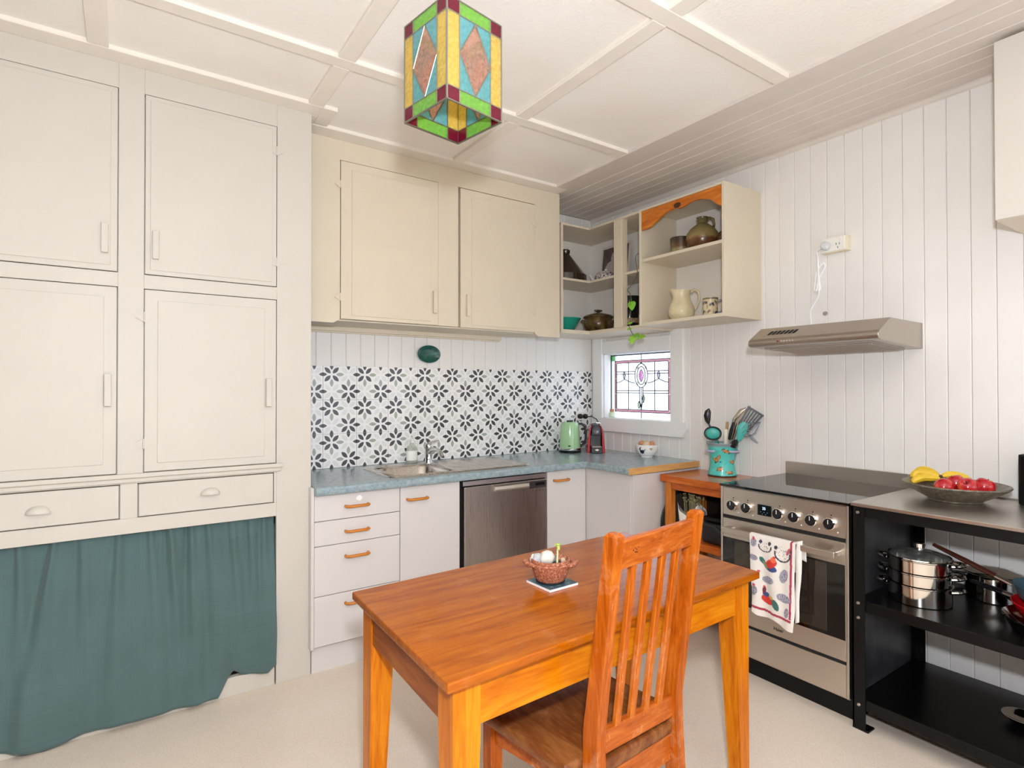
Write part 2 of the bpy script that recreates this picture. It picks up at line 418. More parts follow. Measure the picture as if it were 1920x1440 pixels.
# printed tiles of the splashback, three rows of 200 mm tiles
obj('grout_bed', G().box((.745, YB-.004, .9), (3.046, YB, 1.5)), M['grout'], wall_b)
ts = msrc('wall_tile', G().box((-.099, -.0045, -.099), (.099, .0045, .099), .0012, 1), M['tile'])
for k in range(11):
    for j in range(3):
        inst(ts, 'wall_tile', (.846+.2*k, YB-.0065, 1.0+.2*j), wall_b)
for j in range(3):      # cut tiles at the corner: same print, narrower
    g = G().box((-.099, -.0045, -.099), (-.001, .0045, .099), .0012, 1); me = bpy.data.meshes.new('wall_tile'); g.bm.to_mesh(me); g.bm.free(); me.materials.append(M['tile'])
    o = bpy.data.objects.new('wall_tile', me); COL.objects.link(o); o.parent = wall_b; WORLD[o] = Vector((3.046, YB-.0065, 1.0+.2*j)); o.location = WORLD[o]-WORLD[wall_b]

# ceiling: backing sheet, softboard panels between battens, boarded strip on the right
ceil = struct('ceiling', G().box((XL-.1, YF-.1, 2.716), (XR+.3, YB+.2, 2.80)), M['wallgap'])
ZB, ZP = 2.690, 2.708
bx = [(-.995, -.925), (-.128, -.060), (.695, .765), (1.560, 1.631)]      # battens running along y
by = [(-1.5, -1.43), (-.56, -.492), (.375, .443), (1.310, 1.378), (2.245, 2.312)]   # battens running along x
XE0, XE1 = 2.332, 2.425
xs = [XL]+[v for p in bx for v in p]+[XE0]; ys = [YF]+[v for p in by for v in p]+[2.688]
cols_ = [(xs[i], xs[i+1]) for i in range(0, len(xs), 2)]; rows_ = [(ys[i], ys[i+1]) for i in range(0, len(ys), 2)]
for (a, b) in cols_:
    for (c, d) in rows_:
        d2 = 2.887 if (d == 2.688 and a > .6) else d
        obj('ceiling_panel', G().box((a-.004, c-.004, ZP), (b+.004, d2+.004, 2.716)), M['panel'], ceil)
for (c, d) in by: obj('ceiling_batten', G().box((XL, c, ZB), (XE0, d, ZP+.004), .003), M['batten'], ceil)
for (a, b) in bx:
    for (c, d) in rows_:
        d2 = 2.887 if (d == 2.688 and a > .8) else d
        obj('ceiling_batten', G().box((a, c, ZB), (b, d2, ZP+.004), .003), M['batten'], ceil)
obj('ceiling_batten', G().box((XL, 2.688, ZB), (.765, 2.79, ZP+.004), .003), M['batten'], ceil)
obj('ceiling_batten', G().box((.765, 2.689, ZB), (.833, 2.872, ZP+.004), .003), M['batten'], ceil)
obj('ceiling_batten', G().box((.700, 2.790, ZB), (.765, 2.887, ZP+.004), .003), M['batten'], ceil)
obj('ceiling_panel', G().box((.765, 2.865, ZP), (.84, 2.89, 2.716)), M['panel'], ceil)
obj('ceiling_batten', G().box((.737, 2.887, ZB), (XE1, 2.99, ZP+.004), .003), M['batten'], ceil)
obj('ceiling_batten', G().box((XE0, YF, ZB), (XE1, 2.887, ZP+.004), .003), M['soffit'], ceil)
obj('ceiling_panel', G().box((.737, 2.99, ZP), (XE1, YB, 2.716)), M['panel'], ceil)
obj('ceiling_panel', G().box((XL, 2.79, ZP), (.737, YB, 2.716)), M['panel'], ceil)
x = XE1+.001; PC = .0866
cb = msrc('ceiling_board', G().box((-PC/2+.0006, -(YB-YF)/2, -.007), (PC/2-.0006, (YB-YF)/2, .007), .004, 1), M['soffit'])
while x < XR-.005:
    w_ = min(PC, XR-x)
    if w_ < PC-.01: obj('ceiling_board', G().box((x, YF, ZC), (x+w_, YB, 2.714), .003), M['soffit'], ceil)
    else: inst(cb, 'ceiling_board', (x+w_/2, (YB+YF)/2, ZC+.007), ceil)
    x += PC
# scotia along the top of the right wall
struct('trim_1', G().prism([(XR, YF, 2.70), (XR-.016, YF, 2.70), (XR-.016, YF, 2.694), (XR-.008, YF, 2.680), (XR, YF, 2.674)], (0, YB-YF, 0)), M['soffit'])
struct('baseboard_right', G().box((XR-.014, YF, 0), (XR, 1.05, .09), .004), M['trim'])

# unseen windows behind the camera; the right-wall one is added for its daylight
def plain_window(n, axis, pos, u0, u1, z0, z1):
    g = G(); f = .06
    def bar(a, b, c, d):
        if axis == 'y': g.box((a, pos-.08, c), (b, pos-.03, d), .003)
        else: g.box((pos-.08, a, c), (pos-.03, b, d), .003)
    bar(u0, u0+f, z0, z1); bar(u1-f, u1, z0, z1); bar(u0, u1, z0, z0+f); bar(u0, u1, z1-f, z1); um = (u0+u1)/2; bar(um-.03, um+.03, z0, z1)
    wo = struct('window_%d' % n, g, M['trim'])
    for (a, b) in ((u0+f, um-.03), (um+.03, u1-f)):
        h = G()
        if axis == 'y': h.box((a, pos-.058, z0+f), (b, pos-.054, z1-f))
        else: h.box((pos-.058, a, z0+f), (pos-.054, b, z1-f))
        obj('window_pane', h, M_clear, wo)
M_clear = glass('clear_glass', '#ffffff')
plain_window(2, 'y', YF, 1.2, 2.9, .42, 2.1)
plain_window(3, 'x', XR+.16, -1.8, -.5, .85, 2.15)  # added opening, lets more sky light in from the right

# ------------------------------------------------------------------ window_1: leadlight in the right wall
g = G(); x0 = XR-.024
win = struct('window_1', g.box((x0, 3.199, 1.04), (XR, 3.300, 1.775), .003), M['trim'])
def wpart(name, a, b, bev=.003, m='trim'): return obj(name, G().box(a, b, bev), M[m], win)
wpart('casing', (x0, 2.432, 1.125), (XR, 2.538, 1.775))
wpart('casing', (x0, 2.538, 1.630), (XR, 3.199, 1.728))
obj('sill_apron', G().prism([(XR-.03, 3.31, 1.142), (XR-.03, 2.398, 1.142), (XR-.03, 2.398, 1.10), (XR-.03, 2.437, 1.040), (XR-.03, 3.31, 1.040)], (.03, 0, 0), .003), M['trim'], win)
wpart('reveal', (XR-.002, 3.190, 1.136), (3.17, 3.200, 1.632), 0)
wpart('reveal', (XR-.002, 2.537, 1.136), (3.17, 2.547, 1.632), 0)
wpart('reveal', (XR-.002, 2.537, 1.136), (3.17, 3.200, 1.146), 0)
wpart('reveal', (XR-.002, 2.537, 1.624), (3.17, 3.200, 1.632), 0)
XG = 3.12; gy0, gy1, gz0, gz1 = 2.566, 3.19, 1.147, 1.620; cyw = (gy0+gy1)/2
wpart('sash_stile', (XG-.012, 2.547, 1.146), (XG+.014, 2.568, 1.624), .002)
def stained(name, c, k=.34):      # each of a pane's two faces passes the root of the share k (the sky is several times brighter than paper)
    L = lin(c); m_ = glass(name, '#ffffff', .9, .05, c)
    for nd in m_.node_tree.nodes:
        if nd.type == 'BSDF_TRANSPARENT': nd.inputs[0].default_value = ((L[0]*k)**.5, (L[1]*k)**.5, (L[2]*k)**.5, 1)
    return m_
pw = {'clear': glass('leadlight_clear', '#fbfdff'), 'pink': stained('leadlight_pink', '#e9a9b4'), 'green': stained('leadlight_green', '#8fe89a'),
      'rose': stained('leadlight_rose', '#ee8fcb'), 'olive': stained('leadlight_leaf', '#a3b08e'), 'grey': stained('leadlight_grey', '#b0b4b4')}
def pane(y0, y1, z0, z1, c): obj('window_pane', G().box((XG-.002, y0+.0008, z0+.0008), (XG+.002, y1-.0008, z1-.0008)), pw[c], win)
B1, B2 = .044, .062       # outer clear border, pink strip
yb = [gy0, gy0+B1, gy0+B2, 2.750, 3.006, gy1-B2, gy1-B1, gy1]; zb = [gz0, gz0+B1, gz0+B2, 1.332, 1.350, 1.474, 1.492, gz1-B2, gz1-B1, gz1]
pane(gy0, cyw, gz1-B1, gz1, 'clear'); pane(cyw, gy1-B1, gz1-B1, gz1, 'clear'); pane(gy1-B1, gy1, gz1-B1, gz1, 'green')
pane(gy0, cyw, gz0, gz0+B1, 'clear'); pane(cyw, gy1, gz0, gz0+B1, 'clear')
pane(gy1-B1, gy1, gz0+B1, gz1-B1, 'clear'); pane(gy0, gy0+B1, gz0+B1, gz1-B1, 'clear')
third = (gy1-gy0-2*B1)/4
for za, zb_ in ((gz0+B1, gz0+B2), (gz1-B2, gz1-B1)):
    for k in range(4): pane(gy0+B1+third*k, gy0+B1+third*(k+1), za, zb_, 'pink')
for k in range(3):
    h = (gz1-gz0-2*B2)/3
    for ya, yb_ in ((gy1-B2, gy1-B1), (gy0+B1, gy0+B2)): pane(ya, yb_, gz0+B2+h*k, gz0+B2+h*(k+1), 'pink')
for ya, yb_ in ((gy0+B2, 2.750), (3.006, gy1-B2)):
    for za, zb_ in zip(zb[2:7], zb[3:8]): pane(ya, yb_, za, zb_, 'clear')
def oval(ry, rz, n=24, cz=1.461): return [(XG, cyw+ry*math.cos(2*PI*k/n), cz+rz*math.sin(2*PI*k/n)) for k in range(n)]
def flat_pane(pts, c): obj('window_pane', G().prism([(XG-.002, p[1], p[2]) for p in pts], (.004, 0, 0)), pw[c], win)
# field around the oval: four pieces of clear glass
for sy in (-1, 1):
    for (za, zb_) in ((gz0+B2, 1.350), (1.350, 1.461), (1.461, gz1-B2)):
        pts = [(XG, cyw+sy*.128, za), (XG, cyw+sy*.128, zb_)]
        if za >= 1.461: pts += [(XG, cyw, zb_)]+[(XG, cyw+sy*.062*math.sin(a), 1.461+.088*math.cos(a)) for a in [PI/2*i/8 for i in range(9)]]
        elif zb_ == 1.461: pts += [(XG, cyw+sy*.062*math.cos(a), 1.461-.088*math.sin(a)) for a in [PI/2*i/8 for i in range(9)]]+[(XG, cyw, 1.350)]
        else: pts += [(XG, cyw, zb_), (XG, cyw, za)]
        flat_pane(pts, 'clear')
ring = oval(.062, .088); inner = oval(.040, .066)
for k in range(0, 24, 6): flat_pane(ring[k:k+6]+[ring[(k+6) % 24]]+[inner[(k+6) % 24]]+inner[k:k+6][::-1], 'clear')
def lens_pts(cy, cz, w, h, n=8): return [(XG, cy+w*math.sin(PI*k/n), cz-h+2*h*k/n) for k in range(n+1)]+[(XG, cy-w*math.sin(PI*k/n), cz+h-2*h*k/n) for k in range(1, n)]
core = lens_pts(cyw, 1.461, .022, .046)
flat_pane(core, 'rose')
flat_pane([(XG, cyw, 1.527)]+[p for p in inner[7:18]]+[(XG, cyw, 1.395)]+[p for p in lens_pts(cyw, 1.461, .022, .046)][9:][::1], 'clear')
flat_pane([(XG, cyw, 1.395)]+[p for p in inner[19:24]+inner[0:6]]+[(XG, cyw, 1.527)]+core[0:9][::-1], 'clear')
for k in (0, 1, 2, 3):
    a = (PI/4+PI/2*k); flat_pane([(XG-.003, p[1], p[2]) for p in lens_pts(cyw+.054*math.cos(a), 1.461+.080*math.sin(a), .010, .014)], 'olive')
leaves = [(cyw+.022, 1.245, .011, .027), (cyw-.020, 1.292, .011, .030)]; dias = [(3.049, 1.466, .011, .030), (2.714, 1.463, .011, .030)]
for q in leaves: flat_pane([(XG-.004, p[1], p[2]) for p in lens_pts(*q)], 'olive')
for q in dias: flat_pane([(XG-.004, p[1], p[2]) for p in lens_pts(*q)], 'grey')
g = G(); lr = .0034
def came(pts, r=lr): g.tube(pts, r, 5)
for yv in (2.750, 3.006): came([(XG-.003, yv, gz0+B2), (XG-.003, yv, gz1-B2)])
came([(XG-.003, cyw, gz0), (XG-.003, cyw, gz0+B1)]); came([(XG-.003, cyw, gz1-B1), (XG-.003, cyw, gz1)])
for zv in (1.332, 1.350, 1.474, 1.492):
    came([(XG-.003, gy0+B2, zv), (XG-.003, cyw-(.062 if zv > 1.4 else .02), zv)]); came([(XG-.003, cyw+(.062 if zv > 1.4 else .02), zv), (XG-.003, gy1-B2, zv)])
for (a, b) in ((B1, B1), (B2, B2)): 
    q = [(XG-.003, gy0+a, gz0+b), (XG-.003, gy1-a, gz0+b), (XG-.003, gy1-a, gz1-b), (XG-.003, gy0+a, gz1-b)]
    for i in range(4): came([q[i], q[(i+1) % 4]], .0028)
for rng in (ring, inner): came([(XG-.004, p[1], p[2]) for p in rng+rng[:1]])
for q in leaves+dias+[(cyw, 1.461, .022, .046)]:
    p = lens_pts(*q); came([(XG-.004, k[1], k[2]) for k in p+p[:1]], .0026)
for s_ in (-1, 1):
    came([(XG-.004, cyw+s_*.165, 1.437)]+[(XG-.004, cyw+s_*(.165-.105*i/8), 1.437-.030*math.sin(PI/2*i/8)) for i in range(1, 9)])
    came([(XG-.004, cyw+s_*.165, 1.437)]+[(XG-.004, cyw+s_*(.165+.085*i/6), 1.437-.026*math.sin(PI/2*i/6)) for i in range(1, 7)])
    came([(XG-.004, cyw+s_*.016, 1.375), (XG-.004, cyw+s_*.016, 1.28), (XG-.004, cyw, 1.21)])
came([(XG-.004, cyw, 1.375), (XG-.004, cyw, 1.205)])
came([(XG-.004, cyw-.03, 1.535), (XG-.004, cyw, 1.557), (XG-.004, cyw+.03, 1.535)])
obj('lead_came', g, M['lead'], win)
obj('lead_edge', G().box((XG-.006, gy1-.004, gz0), (XG+.004, gy1+.001, gz1)).box((XG-.006, gy0, gz1-.005), (XG+.004, gy1, gz1+.003)), M['lead'], win)
# pale exterior wall/sky is the bright world itself

# ------------------------------------------------------------------ tall built-in pantry cupboard
YC = 2.78
pan = thing('pantry_cupboard', 'tall cream painted built-in cupboard with four doors and two drawers', 'cupboard', (.06, 3.05, 0))
g = G()
XA, XBp = -.715, .734
def fr(x0, x1, z0, z1): g.box((x0, YC, z0), (x1, YC+.022, z1), .0015)
fr(.578, XBp, 0, 2.69); fr(-.028, .060, .979, 2.69); fr(XA, -.55, 0, 2.69)
for a_, b_ in ((-.55, -.028), (.060, .578)): fr(a_, b_, 2.588, 2.69); fr(a_, b_, 1.780, 1.838); fr(a_, b_, .979, 1.020)
fr(-.55, .578, .776, .838); fr(-.018, .041, .838, .979); fr(.567, .578, .838, .979); fr(-.55, -.543, .838, .979)
obj('face_frame', g, M['cup'], pan)
obj('carcass', G().box((XA, YC+.06, .80), (XBp, 3.325, 2.69)).box((XBp-.018, YC+.02, 0), (XBp, 3.325, 2.69)).box((XA, YC+.02, 0), (XA+.018, 3.325, 2.69)).box((XA, 3.30, 0), (XBp, 3.325, .8)), M['cup'], pan)
obj('base_rail', G().box((XA, YC+.0, 0), (.572, YC+.03, .083), .002), M['cup'], pan)
obj('ledge_moulding', G().box((XA, YC-.02, 1.003), (.606, YC, 1.021), .004, 2).box((XA, YC-.010, .984), (.598, YC, 1.003), .003), M['cup'], pan)
def hinge(c, parent, m, s=1.0):
    """painted butterfly hinge, two scalloped leaves and a knuckle, on a face looking to -y"""
    x, y, z = c; g = G()
    for sx in (-1, 1):
        pts = [(.002, .019), (.010, .017), (.016, .010), (.026, .007), (.031, 0), (.026, -.007), (.016, -.010), (.010, -.017), (.002, -.019)]
        pts = [(x+sx*a*s, y, z+b*s) for a, b in pts]
        if sx < 0: pts = pts[::-1]
        g.prism(pts, (0, -.0022, 0))
    g.tube([(x, y-.003, z-.021*s), (x, y-.003, z+.021*s)], .0036*s, 8)
    return obj('hinge', g, m, parent, True)
def panel_door(name, parent, x0, x1, z0, z1, y, m, inset, hx, hz, hinges, panel_t=.004, hand=.11, border=None):
    do = obj(name, G().box((x0, y, z0), (x1, y+.020, z1), .0025, 2), m, parent)
    i = inset if isinstance(inset, tuple) else (inset,)*4
    obj('door_panel', G().box((x0+i[0], y-panel_t, z0+i[2]), (x1-i[1], y+.002, z1-i[3]), panel_t*.6, 2), m, do)
    obj('handle', G().box((hx-.012, y-.022, hz-hand/2), (hx+.012, y-.003, hz+hand/2), .003, 2), m, do)
    for (px, pz) in hinges: hinge((px, y-.001, pz), do, m)
    return do
panel_door('door', pan, -.545, -.031, 1.841, 2.585, YC-.003, M['cup'], .022, -.072, 1.968, [(-.545, 2.46), (-.545, 1.95)], hand=.118)
panel_door('door', pan, .063, .575, 1.841, 2.585, YC-.003, M['cup'], .018, .100, 1.963, [(.574, 2.471), (.572, 1.954)], hand=.118)
panel_door('door', pan, -.547, -.0315, 1.023, 1.777, YC-.002, M['cup'], (.04, .042, .04, .04), -.060, 1.361, [(-.545, 1.66), (-.545, 1.14)], hand=.13)
panel_door('door', pan, .0625, .575, 1.023, 1.777, YC-.002, M['cup'], (.046, .05, .034, .042), .541, 1.349, [(.061, 1.663), (.061, 1.140)], hand=.13)
def cup_pull(c, parent, m):
    x, y, z = c; g = G(); n = 12; R = []
    for j in range(5):
        a = PI/2*j/4; s = math.cos(a); d = .024*math.sin(a)
        R.append([(x+.040*max(s, .02)*math.cos(PI*k/n), y-d, z+.004+.030*max(s, .02)*math.sin(PI*k/n)) for k in range(n+1)])
    g.loft(R, closed=False); 
    g.prism([(x+.050*math.cos(PI*k/n), y, z-.002+.036*math.sin(PI*k/n)) for k in range(n+1)], (0, -.002, 0))
    return obj('cup_pull', g, m, parent, True)
for x0, x1, px, pz in ((-.54, -.022, -.272, .890), (.045, .564, .306, .902)):
    dr = obj('drawer', G().box((x0, YC-.001, .842), (x1, YC+.02, .975), .003, 2), M['cup'], pan)
    cup_pull((px, YC-.001, pz), dr, M['cup'])

# curtain hung under the drawers
def hem(x):
    K = [(-.54, .03), (-.37, .033), (-.285, .012), (-.25, .004), (-.183, .011), (-.129, .026), (.005, .028), (.086, .022), (.335, .022), (.375, .088), (.40, .112), (.44, .086), (.539, .074), (.567, .096), (.58, .10)]
    for (a, p), (b, q) in zip(K, K[1:]):
        if a <= x <= b: return p+(q-p)*(x-a)/(b-a)
    return K[0][1] if x < K[0][0] else K[-1][1]
folds = [(-.33, .010, .02), (-.225, .012, -.10), (-.14, .006, .03), (-.02, .009, -.02), (.085, .007, .05), (.155, .012, .06), (.235, .013, .02), (.30, .008, .05), (.39, .009, .06), (.47, .010, .03), (.53, .010, 0)]
def curt(u, v):
    x = -.545+1.120*u; zt = .795; zb_ = hem(x); z = zt+(zb_-zt)*v
    y = YC+.040-.066*min(1, v*1.25)**1.1
    if z < .1: y = min(y, YC-.012)
    y += .005*math.sin(x*61+2*v)*(1-v)+.006*math.sin(x*23+3*v+1)+.007*math.sin(x*11.5-2*v)
    for fx, a, sl in folds:
        dx = x-(fx+sl*v); wdt = .010+.030*v
        y += -1.7*a*math.exp(-(dx/wdt)**2)*(1-.5*v)+1.1*a*math.exp(-((dx+wdt*1.3)/(wdt*.8))**2)*(1-.55*v)
    if x > .34 and v > .75: y += .02*min(1, (x-.34)/.05)*(v-.75)/.25
    if z > .765: y = max(YC+.025, min(y, YC+.05))
    elif z > .70: y = max(y, YC+.012)
    if z < .095: y = min(y, YC-.006)
    y = min(y, YC+.055)
    return (x, y, z)
cur = obj('curtain', G().grid(curt, 220, 60), M['curtain'], None, True, thick=.0015)
tag(cur, 'gathered sage green fabric curtain hanging below the cupboard drawers', 'curtain')

# ------------------------------------------------------------------ wall cupboard over the sink
YU = 2.985
uc = thing('wall_cupboard', 'cream wall cupboard with two panelled doors above the sink', 'cupboard', (1.59, 3.16, 1.70))
g = G(); U0, U1 = .738, 2.436
def chamfer_stile(x0, x1, z0, cx0, cx1):
    g.prism([(x0, YU, 2.689), (x0, YU, z0+cx0), (x0+cx0*1.6 if cx0 else x0, YU, z0), (x1-cx1*1.6 if cx1 else x1, YU, z0), (x1, YU, z0+cx1), (x1, YU, 2.689)], (0, .020, 0))
chamfer_stile(U0, .936, 1.715, 0, .021); chamfer_stile(2.228, U1, 1.712, .016, 0)
g.box((.936, YU, 2.584), (2.228, YU+.02, 2.689))
g.box((1.517, YU, 1.738), (1.652, YU+.02, 2.584), .001)
obj('face_frame', g, M['cup_u'], uc)
obj('carcass', G().box((U0, YU+.05, 1.735), (U1, 3.335, 2.689)).box((U1-.018, YU+.02, 1.735), (U1, YU+.06, 2.689)), M['cup_u'], uc)
obj('apron', G().box((U0, 3.30, 1.704), (2.17, 3.337, 1.745)).box((U0, YU+.02, 1.729), (2.228, 3.30, 1.737)).box((U0, 3.322, 1.695), (2.17, 3.337, 1.706), .002), M['cup_u'], uc)
panel_door('door', uc, .940, 1.515, 1.738, 2.581, YU-.004, M['cup_u'], (.058, .05, .020, .04), 1.489, 1.872, [(.938, 2.452), (.936, 1.853)], hand=.132)
panel_door('door', uc, 1.665, 2.226, 1.736, 2.579, YU-.004, M['cup_u'], (.076, .05, .018, .04), 1.712, 1.871, [(2.227, 2.450), (2.225, 1.867)], hand=.132)

# ------------------------------------------------------------------ base cabinets, worktop, sink, dishwasher
YD = 2.74
def bow_handle(x, z, y, parent, w=.112):
    """D-shaped timber pull on a face looking to -y"""
    pts = [(x-w/2, y, z), (x-w/2, y-.016, z), (x-w/2+.012, y-.026, z), (x+w/2-.012, y-.026, z), (x+w/2, y-.016, z), (x+w/2, y, z)]
    return obj('handle', G().tube(pts, .0075, 10), M['handle'], parent, True)
bc = thing('drawer_cabinet', 'white laminate base cabinet with four drawers and orange timber handles', 'cabinet', (.95, 3.0, 0))
obj('carcass', G().box((.738, YD+.022, .14), (1.172, 3.32, .858)), M['lam'], bc)
obj('side_strip', G().box((.7225, YD-.006, 0.13), (.7375, YD+.05, .895), .002), M['lam'], bc)
obj('kickboard', G().box((.738, YC+.002, 0), (1.526, YC+.02, .14)), M['lam'], bc)
for (z0, z1, hz) in ((.733, .856, .792), (.614, .730, .671), (.376, .611, .550), (.137, .373, .322)):
    dr = obj('drawer', G().box((.7395, YD, z0), (1.171, YD+.02, z1), .002), M['lam'], bc)
    bow_handle(.945, hz, YD, dr)
M['wear'] = plain('paint_patch', '#f8f8f6', .5)
g = G(); random.seed(4); g.prism([(.957+(.010+.005*random.random())*1.0*math.cos(2*PI*k/14)*1.3, YD-.0002, .826+(.010+.006*random.random())*math.sin(2*PI*k/14)) for k in range(14)], (0, -.0006, 0)); obj('bare_patch', g, M['wear'], bc, label='white bare patch on the top drawer')
sc = thing('sink_cabinet', 'white base cabinet with one door between drawers and dishwasher', 'cabinet', (1.35, 3.0, 0))
obj('carcass', G().box((1.174, YD+.022, .14), (1.524, 3.32, .75)).box((1.174, YD+.022, .75), (1.190, 3.32, .858)).box((1.508, YD+.022, .75), (1.524, 3.32, .858)), M['lam'], sc)
do = obj('door', G().box((1.1745, YD, .137), (1.524, YD+.02, .856), .002), M['lam'], sc); bow_handle(1.268, .789, YD, do)
cc = thing('corner_cabinet', 'white corner base cabinet with narrow door right of the dishwasher', 'cabinet', (2.7, 2.9, 0))
obj('carcass', G().box((2.135, YD+.022, .14), (2.98, 3.32, .857)).box((2.475, 2.352, .10), (3.035, YD+.03, .857)), M['lam'], cc)
do = obj('door', G().box((2.137, YD, .137), (2.448, YD+.02, .856), .002), M['lam'], cc); bow_handle(2.243, .797, YD, do)
obj('kickboard', G().box((2.135, YC+.002, 0), (2.49, YC+.02, .14)).box((2.49, 2.36, 0), (2.51, YC+.02, .14)), M['lam'], cc)
obj('return_panel', G().box((2.455, 2.352, .137), (2.473, YD+.012, .857), .002), M['lam'], cc)
obj('end_panel', G().box((2.455, 2.332, 0), (3.035, 2.350, .857), .001), M['lam'], cc)

# L-shaped worktop with a rounded front edge
wt = thing('worktop', 'mottled grey-green laminate worktop with rounded front edge', 'worktop', (1.9, 3.0, .86))
def bullnose(n=6):     # section at the front edge: (offset toward front, z)
    P = [(.0, .900)]
    for k in range(n+1):
        a = PI/2*k/n; P.append((.026+.012*math.sin(a), .888+.012*math.cos(a)))
    P += [(.038, .872), (.034, .863), (.028, .860), (.0, .860)]
    return P
g = G()
SX0, SX1, SY0, SY1 = 1.185, 1.535, 2.800, 3.150       # sink cut-out
YW = 2.736
F = bullnose()
def front_strip(pts, d):     # extruded nosing along a straight run
    g.prism(pts, d)
g.prism([(.738, YW-o, z) for o, z in F], (2.440-.738, 0, 0))
for a, b in (((.738, YW, .86), (SX0, 3.332, .9)), ((SX1, YW, .86), (2.453, 3.332, .9)), ((SX0, YW, .86), (SX1, SY0, .9)), ((SX0, SY1, .86), (SX1, 3.332, .9)), ((2.453, 2.332, .86), (3.047, 3.332, .9))): g.box(a, b)
g.prism([(2.453-o, 2.332, z) for o, z in F], (0, YW-2.332, 0))
obj('laminate_top', g, M['worktop'], wt)
obj('timber_edge', G().box((2.416, 2.318, .862), (3.047, 2.3325, .9), .001), M['edge'], wt, label='raw timber strip on the cut end')

sk = thing('sink', 'stainless steel inset sink with single bowl and ribbed drainer', 'sink', (1.6, 3.0, .9))
def rrect(x0, x1, y0, y1, r, z, n=6):
    P = []
    for cx, cy, a0 in ((x1-r, y1-r, 0), (x0+r, y1-r, PI/2), (x0+r, y0+r, PI), (x1-r, y0+r, 1.5*PI)):
        for k in range(n+1): a = a0+PI/2*k/n; P.append((cx+r*math.cos(a), cy+r*math.sin(a), z))
    return P
# surround: outer rim ring joined to the bowl ring
g = G()
o0 = rrect(1.135, 2.055, 2.772, 3.245, .055, .9005); o1 = rrect(1.140, 2.050, 2.777, 3.240, .052, .906); o2 = rrect(1.150, 2.040, 2.787, 3.230, .045, .905)
g.loft([o0, o1, o2], caps=False)
bowl = [rrect(1.195, 1.525, 2.812, 3.140, .06, .903), rrect(1.203, 1.517, 2.82, 3.132, .06, .893), rrect(1.212, 1.508, 2.83, 3.122, .065, .80), rrect(1.23, 1.49, 2.85, 3.10, .06, .765), rrect(1.31, 1.41, 2.93, 3.02, .045, .760)]
obj('rim', g, M['sinkm'], sk, True)
gb = G(); gb.loft(bowl, caps=False); gb.bm.faces.new([gb.bm.verts.new(p) for p in bowl[-1]]); obj('bowl', gb, M['sinkm'], sk, True)
gd = G()      # deck between rim and bowl, and the ribbed drainer
deck_o = rrect(1.150, 2.040, 2.787, 3.230, .045, .905); deck_i = rrect(1.195, 1.525, 2.812, 3.140, .06, .903)
def deck(u, v):
    return (1.545+.495*u, 2.79+.437*v, .9045-.004*(.5+.5*math.cos(u*2*PI*11+v*3.2))*(1 if .1 < v < .9 and .05 < u < .95 else 0))
gd.grid(deck, 132, 16)
gd.box((1.150, 2.790, .902), (1.195, 3.228, .905)).box((1.195, 2.790, .902), (1.546, 2.813, .905)).box((1.195, 3.139, .902), (1.546, 3.228, .905)).box((1.524, 2.813, .902), (1.546, 3.139, .905))
obj('drainer', gd, M['sinkm'], sk, True)
obj('plug_hole', G().lathe([(0, .002), (.018, .002), (.022, .004), (.026, .001)], (1.36, 2.975, .761), 24), M['chrome'], sk, True)

tp = thing('tap', 'chrome single lever mixer tap at the back of the sink', 'tap', (1.548, 3.18, .905))
obj('body', G().lathe([(0, 0), (.026, 0), (.026, .006), (.022, .012), (.022, .085), (.024, .09), (.024, .112), (.018, .12), (0, .122)], (1.548, 3.18, .905), 24), M['chrome'], tp, True)
obj('spout', G().tube([(1.548, 3.165, .975), (1.546, 3.12, .995), (1.543, 3.05, 1.0), (1.541, 2.995, .985), (1.540, 2.985, .968)], [.014, .013, .012, .012, .011], 12), M['chrome'], tp, True)
obj('lever', G().tube([(1.548, 3.18, 1.024), (1.57, 3.185, 1.034), (1.625, 3.195, 1.041)], [.015, .010, .006], 10, .6), M['chrome'], tp, True)

sb = thing('soap_bottle', 'clear plastic dish soap bottle with green label behind the sink', 'bottle', (1.475, 3.265, .9))
obj('body', G().lathe([(0, 0), (.033, 0), (.036, .004), (.036, .085), (.03, .105), (.014, .118), (.012, .13)], (1.475, 3.265, .9), 24, sq=(1, .62)), glass('bottle_plastic', '#eef4ea', .55, .1, '#f4f6f0'), sb, True)
obj('label', G().lathe([(.0366, .02), (.0368, .05), (.0368, .078), (.0366, .08)], (1.475, 3.265, .9), 24, sq=(1, .62)), plain('soap_label', '#eef0ea', .5), sb, True)
obj('pump', G().lathe([(.013, .128), (.014, .145), (.005, .147), (.005, .172), (0, .173)], (1.475, 3.265, .9), 16).tube([(1.475, 3.265, 1.070), (1.468, 3.235, 1.068), (1.466, 3.225, 1.06)], .005, 8), M['whitep'], sb, True)

